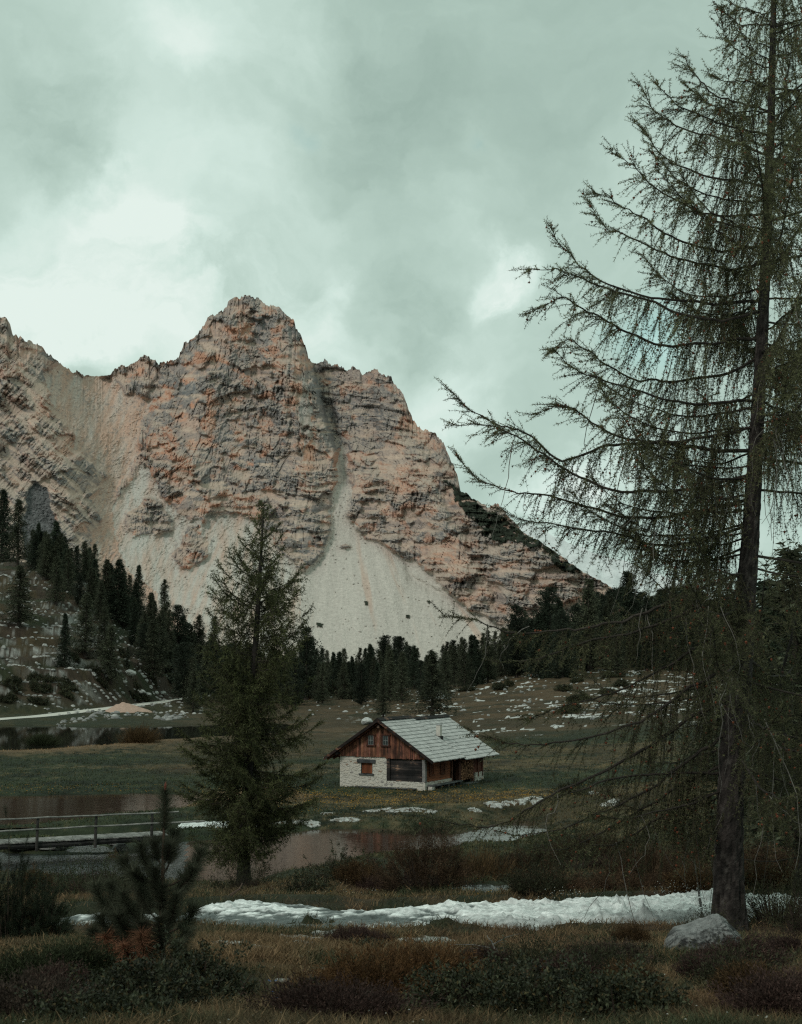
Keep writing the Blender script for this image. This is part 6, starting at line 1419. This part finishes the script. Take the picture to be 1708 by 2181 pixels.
B_mid = [('willow_shrub', 140, 1895, 150, 60, 'twig', 'grey green willow shrub on the creek bank left of the young pine', 2., 40.), ('willow_shrub', 215, 1905, 150, 66, 'twig', 'grey green willow shrub right behind the dwarf pine', 2., 38.), ('willow_shrub', 300, 1915, 130, 50, 'twig', 'thin green willow shrub behind the young pine', 2., 36.),
  ('dark_heath_shrub', 655, 1888, 120, 42, 'leaf', 'blackish low shrub right of the middle larch foot', 2., 42.), ('dark_heath_shrub', 740, 1876, 150, 46, 'leaf', 'wide blackish shrub mound on the bank before the pond', 2.2, 46.),
  ('heath_shrub', 905, 1905, 170, 88, 'juniper', 'big rust brown shrub mound in the middle of the bank', 2.4, 38.), ('heath_shrub', 1015, 1868, 170, 58, 'sedge', 'brown tussock on the crest before the pond', 1.8, 50.), ('heath_shrub', 1090, 1862, 190, 60, 'juniper', 'rust brown thicket right of the tussock crest', 2.8, 52.), ('heath_shrub', 1200, 1855, 190, 62, 'twig', 'green brown thicket below the bright end of the pond', 2.6, 52.),
  ('dark_heath_shrub', 1150, 1878, 80, 36, 'leaf', 'small blackish shrub above the little pool', 2., 42.), ('heath_shrub', 1170, 1912, 150, 34, 'juniper', 'low rust brown shrub on the far stream bank', 2., 30.), ('heath_shrub', 1310, 1912, 190, 40, 'juniper', 'long rust brown shrub band above the white water', 2., 31.), ('heath_shrub', 1440, 1905, 190, 60, 'juniper', 'tall rust red shrubs left of the big larch trunk', 2., 33.),
  ('heath_shrub', 1380, 1860, 200, 50, 'sedge', 'brown grassy mound behind the rust red shrubs', 1.8, 42.), ('heath_shrub', 1180, 1790, 120, 34, 'twig', 'green brown hummock at the right end of the pond', 2.4, 66.), ('heath_shrub', 1250, 1800, 160, 40, 'juniper', 'rust brown hummock under the low larch limb', 2.8, 64.), ('dark_heath_shrub', 1215, 1706, 80, 34, 'leaf', 'round dark shrub right of the pale bank blocks', 3., 88.),
  ('dark_heath_shrub', 815, 1758, 80, 20, 'leaf', 'dark mossy overhang above the pond', 3., 76.), ('dark_heath_shrub', 905, 1757, 110, 22, 'twig', 'green mossy bank right of the dark overhang', 3., 76.), ('heath_shrub', 1500, 1840, 160, 55, 'juniper', 'rust brown thicket just left of the big trunk', 2.6, 48.), ('dark_heath_shrub', 1640, 1960, 150, 80, 'twig', 'dark tangled brush right of the big larch foot', 1.6, 25.5), ('dark_heath_shrub', 1700, 1990, 130, 100, 'twig', 'dark tangled brush cut off by the right edge', 1.5, 22.), ('dark_heath_shrub', 1500, 1972, 60, 30, 'twig', 'leafy sprig at the left foot of the big larch', 1.3, 23.8),
  ('heath_shrub', 1610, 1880, 160, 60, 'juniper', 'rust brown heath seen right of the big trunk', 2.4, 36.), ('heath_shrub', 1670, 1800, 140, 60, 'twig', 'green brush at the right edge behind the big larch', 3., 60.), ('dark_heath_shrub', 520, 1902, 130, 26, 'twig', 'dark undergrowth around the middle larch foot', 2., 46.),
  ('sedge_clump', 300, 1588, 62, 24, 'sedge', 'reddish sedge clump standing in the far lake', 3.5, 146.), ('sedge_clump', 95, 1592, 60, 8, 'sedge', 'flat green brown sedge islet in the far lake', 3., 146.)]
for i, (nm, px_, row_, w_, h_, st_, lab, sz, Yd) in enumerate(B_mid):
    a, _ = ray(px_, 1400); zz = tz1(a * Yd, Yd); e = shrub_px(nm, px_, row_, w_, h_, st_, lab, 760 + i, None, sz, .7, Yd)
    if nm == 'sedge_clump': e.location[2] = FAR_Z - .05
rb_ = np.random.default_rng(31)
DP = [(668, 1478, 60, 26), (712, 1474, 70, 30), (748, 1480, 60, 22), (640, 1470, 60, 28), (770, 1476, 40, 18), (1232, 1330, 40, 20)]
for i, (px_, row_, w_, h_) in enumerate(DP[:5]): shrub_px('dwarf_pine', px_, row_ + 8, w_, h_, 'leaf', ['dark dwarf pine thicket at the forest foot, widest of the row', 'tall dark thicket at the forest foot left of the thin larch', 'low dark thicket left of the thin larch stem', 'dark thicket at the forest foot beside the middle larch', 'small dark thicket under the thin larch'][i], 800 + i, 'dwarf pines at the forest foot', 7., .5)
for i in range(16):
    px_ = rb_.uniform(985, 1330); row_ = rb_.uniform(1436, 1520); shrub_px('heath_bush', px_, row_, rb_.uniform(16, 40), rb_.uniform(6, 11), 'leaf', 'small dark bush dotted over the brown slope', 820 + i, 'small bushes on the brown slope', 5., .6)
for i in range(22):
    px_ = rb_.uniform(5, 330); row_ = rb_.uniform(1400, 1500); shrub_px('heath_bush', px_, row_, rb_.uniform(14, 42), rb_.uniform(6, 13), 'leaf', 'low dark heath bush among the limestone benches', 850 + i, 'low bushes on the stony hillside', 5., .6)

# ---------------------------------------------------------------- the young stone pine close to the camera
def young_pine():
    x, y, z = place(348, 2085, 5, 40); y = 10.2; x, y, z = at_dist(348, y); k = y / F; rr = np.random.default_rng(90)
    e = empty('young_stone_pine', (x, y, z), 0, 'young stone pine with long needles, standing out of focus in the foreground', 'tree')
    def q_(px, row, dy=0): p = P(px, row, y + dy); return np.array([p[0] - x, dy, p[2] - z])
    st = [(350, 2110), (346, 2020), (344, 1940), (347, 1850), (349, 1770), (352, 1700)]; tm = MB(); S_ = np.array([q_(*s) for s in st]); tm.tube(S_, [.024, .02, .016, .013, .009, .005], 8, col=(.07, .042, .03)); tm.build('trunk', BARK, e)
    shoots = [((349, 1790), (352, 1684), 0), ((348, 1860), (372, 1772), .1), ((347, 1870), (300, 1800), -.05), ((346, 1885), (262, 1832), .0), ((346, 1880), (285, 1858), -.15), ((347, 1890), (428, 1812), .0), ((347, 1900), (412, 1850), -.12), ((346, 1930), (392, 1872), .15), ((346, 1925), (330, 1850), -.2),
              ((345, 1985), (204, 1886), .0), ((345, 1985), (236, 1880), .1), ((345, 1975), (262, 1902), -.15), ((345, 1965), (298, 1885), .15), ((345, 2030), (198, 1984), .05), ((345, 2020), (214, 1952), -.1), ((345, 1990), (412, 1935), .05), ((346, 2010), (398, 1985), -.1), ((346, 1980), (375, 1905), -.2), ((346, 2045), (300, 1965), -.25), ((346, 2040), (340, 1955), -.25),
              ((346, 2060), (380, 2010), -.2), ((346, 2060), (270, 2000), .2), ((346, 2030), (360, 1950), .25), ((346, 1940), (310, 1905), .25), ((346, 2060), (315, 2020), -.2), ((346, 1950), (345, 1890), -.2), ((347, 1840), (362, 1800), -.1), ((347, 1845), (330, 1795), .1), ((345, 2000), (250, 1950), -.2), ((346, 2000), (290, 1930), .2), ((346, 2055), (400, 2040), -.1), ((345, 2010), (232, 1930), .1)]
    dead = [((345, 2070), (235, 2050), -.05), ((345, 2065), (290, 2045), -.2), ((345, 2060), (225, 1990), -.12), ((345, 2055), (262, 2010), -.22), ((345, 2070), (255, 2062), -.15), ((345, 2050), (300, 1985), -.3)]
    bm_, nm_, dm_ = MB(), MB(), MB()
    for lst, mb, c0, dn in ((shoots, nm_, np.array([.080, .084, .056]), 1.), (dead, dm_, np.array([.26, .125, .075]), .8)):
        for a_, b_, dy in lst:
            p0 = q_(*a_); p3 = q_(b_[0], b_[1], dy); L = np.linalg.norm(p3 - p0); p1 = p0 + (p3 - p0) * [.6, .6, .15]; p2 = p0 + (p3 - p0) * [.95, .95, .55]
            pts = curve(p0, p1, p2, p3, 12); bm_.tube(pts, np.linspace(.008, .004, 12), 5, col=(.06, .04, .03), cap=False)
            n = int((500 + 1500 * L) * dn); t = rr.uniform(.22, 1.0, n) ** .8 * 11; i = np.minimum(t.astype(int), 10); f = (t - i)[:, None]; base = pts[i] * (1 - f) + pts[i + 1] * f; tg = pts[i + 1] - pts[i]; tg /= np.linalg.norm(tg, axis=1)[:, None]
            rd = rr.normal(0, 1, (n, 3)); rd -= (rd * tg).sum(1)[:, None] * tg; rd /= np.linalg.norm(rd, axis=1)[:, None]; nd = rd * .75 + tg * rr.uniform(.3, 1.1, (n, 1)) + (np.array([[0, 0, -.5]]) if mb is dm_ else 0)
            c = c0 * rr.uniform(.5, 1.6, (n, 1)) * rr.uniform(.75, 1.25); blades(mb, base, nd, (.125 if mb is nm_ else .12) * rr.uniform(.6, 1.15, n), .0029, c, rr)
    bm_.build('branches', BARK, e); nm_.build('needles', NEEDLE, e); o = dm_.build('dead_needles', NEEDLE, e); o['label'] = 'reddish brown dead needles low on the left side'
    # red-brown buds at the leader
    bb = MB(); p = q_(352, 1682); bb.tube([p + [0, 0, -.02], p + [0, 0, .03], p + [.002, 0, .055]], [.006, .010, .003], 6, col=(.16, .05, .035)); bb.build('bud', BARK, e)
young_pine()

# ---------------------------------------------------------------- dead wood
def branch(name, pts, rad, label, col=(.16, .15, .14), fork=()):
    W3 = []
    for px_, row_, lift in pts:
        x, y, z = place(px_, row_, 4, 60); W3.append([x, y, z + lift])
    W3 = np.array(W3); o0 = W3[0].copy(); mb = MB(); t = np.linspace(0, len(W3) - 1, 4 * len(W3)); s = np.stack([np.interp(t, np.arange(len(W3)), W3[:, j]) for j in range(3)], -1) - o0
    s += np.cumsum(R.normal(0, .006, s.shape), 0); mb.tube(s, np.linspace(rad, rad * .3, len(s)), 6, col=col)
    for i, dx, dy, dz in fork:
        p = s[i]; mb.tube([p, p + np.array([dx, dy, dz]) * .5 + [0, 0, .02], p + np.array([dx, dy, dz])], [rad * .5, rad * .35, rad * .15], 4, col=col)
    o = mb.build(name, BARK); o.location = o0; tag(o, label, 'dead branch')
branch('dead_branch', [(1079, 2072, .04), (1062, 2052, .08), (1045, 2035, .12), (1030, 2020, .18)], .012, 'bare grey branch sticking up from the dark shrubs', fork=((6, -.25, .1, .02), (8, -.45, .2, .0), (10, .3, .3, .05)))
branch('dead_branch', [(976, 2052, .03), (1005, 2040, .05), (1040, 2038, .06), (1068, 2046, .03)], .007, 'thin curved twig lying behind the bare grey branch')
branch('dead_branch', [(1336, 1982, .05), (1370, 1986, .04), (1405, 1984, .05), (1444, 1987, .04)], .02, 'dark fallen stick on the near stream bank', (.05, .045, .04))
branch('dead_branch', [(490, 1936, .25), (505, 1928, .3), (515, 1918, .35)], .03, 'broken brown stump poking out of the torrent', (.09, .06, .045))
branch('dead_branch', [(1120, 2062, .03), (1180, 2050, .05), (1250, 2044, .04)], .005, 'long thin straw coloured twig in the grass')
branch('dead_branch', [(1500, 1965, .0), (1490, 1930, .35), (1480, 1900, .75)], .03, 'pointed grey snag leaning beside the big trunk', (.07, .065, .06))
# a thin young larch behind the big one, at the right edge
x2, y2, z2 = at_dist(1682, 29.); rt = np.random.default_rng(44); TP = np.array([[.25 * sin(t_ * 1.3), 0, t_] for t_ in np.linspace(-.2, 6.4, 14)]); limbs = []
for i in range(46):
    q = .08 + .9 * i / 46; zz = 6.4 * q; ph = rt.uniform(0, 6.28); Lm = 1.9 * (1 - q) ** .6 * rt.uniform(.6, 1.1) + .2; u = np.array([cos(ph), sin(ph), 0]); b0 = np.array([.25 * sin(zz * 1.3), 0, zz])
    limbs.append((curve(b0, b0 + u * Lm * .3 + [0, 0, -.1 * Lm], b0 + u * Lm * .7 + [0, 0, -.15 * Lm], b0 + u * Lm + [0, 0, .05 * Lm], 8), .008 + .005 * Lm))
larch('young_larch_tree', (x2, y2, z2), 6.4, TP, .06, limbs, 'thin young larch behind the big trunk at the right edge', 79, .06, .06, .004, .8, np.array([.058, .058, .026]), dens=1.6, cones=0, ndl=4, tlen=(.25, .8))
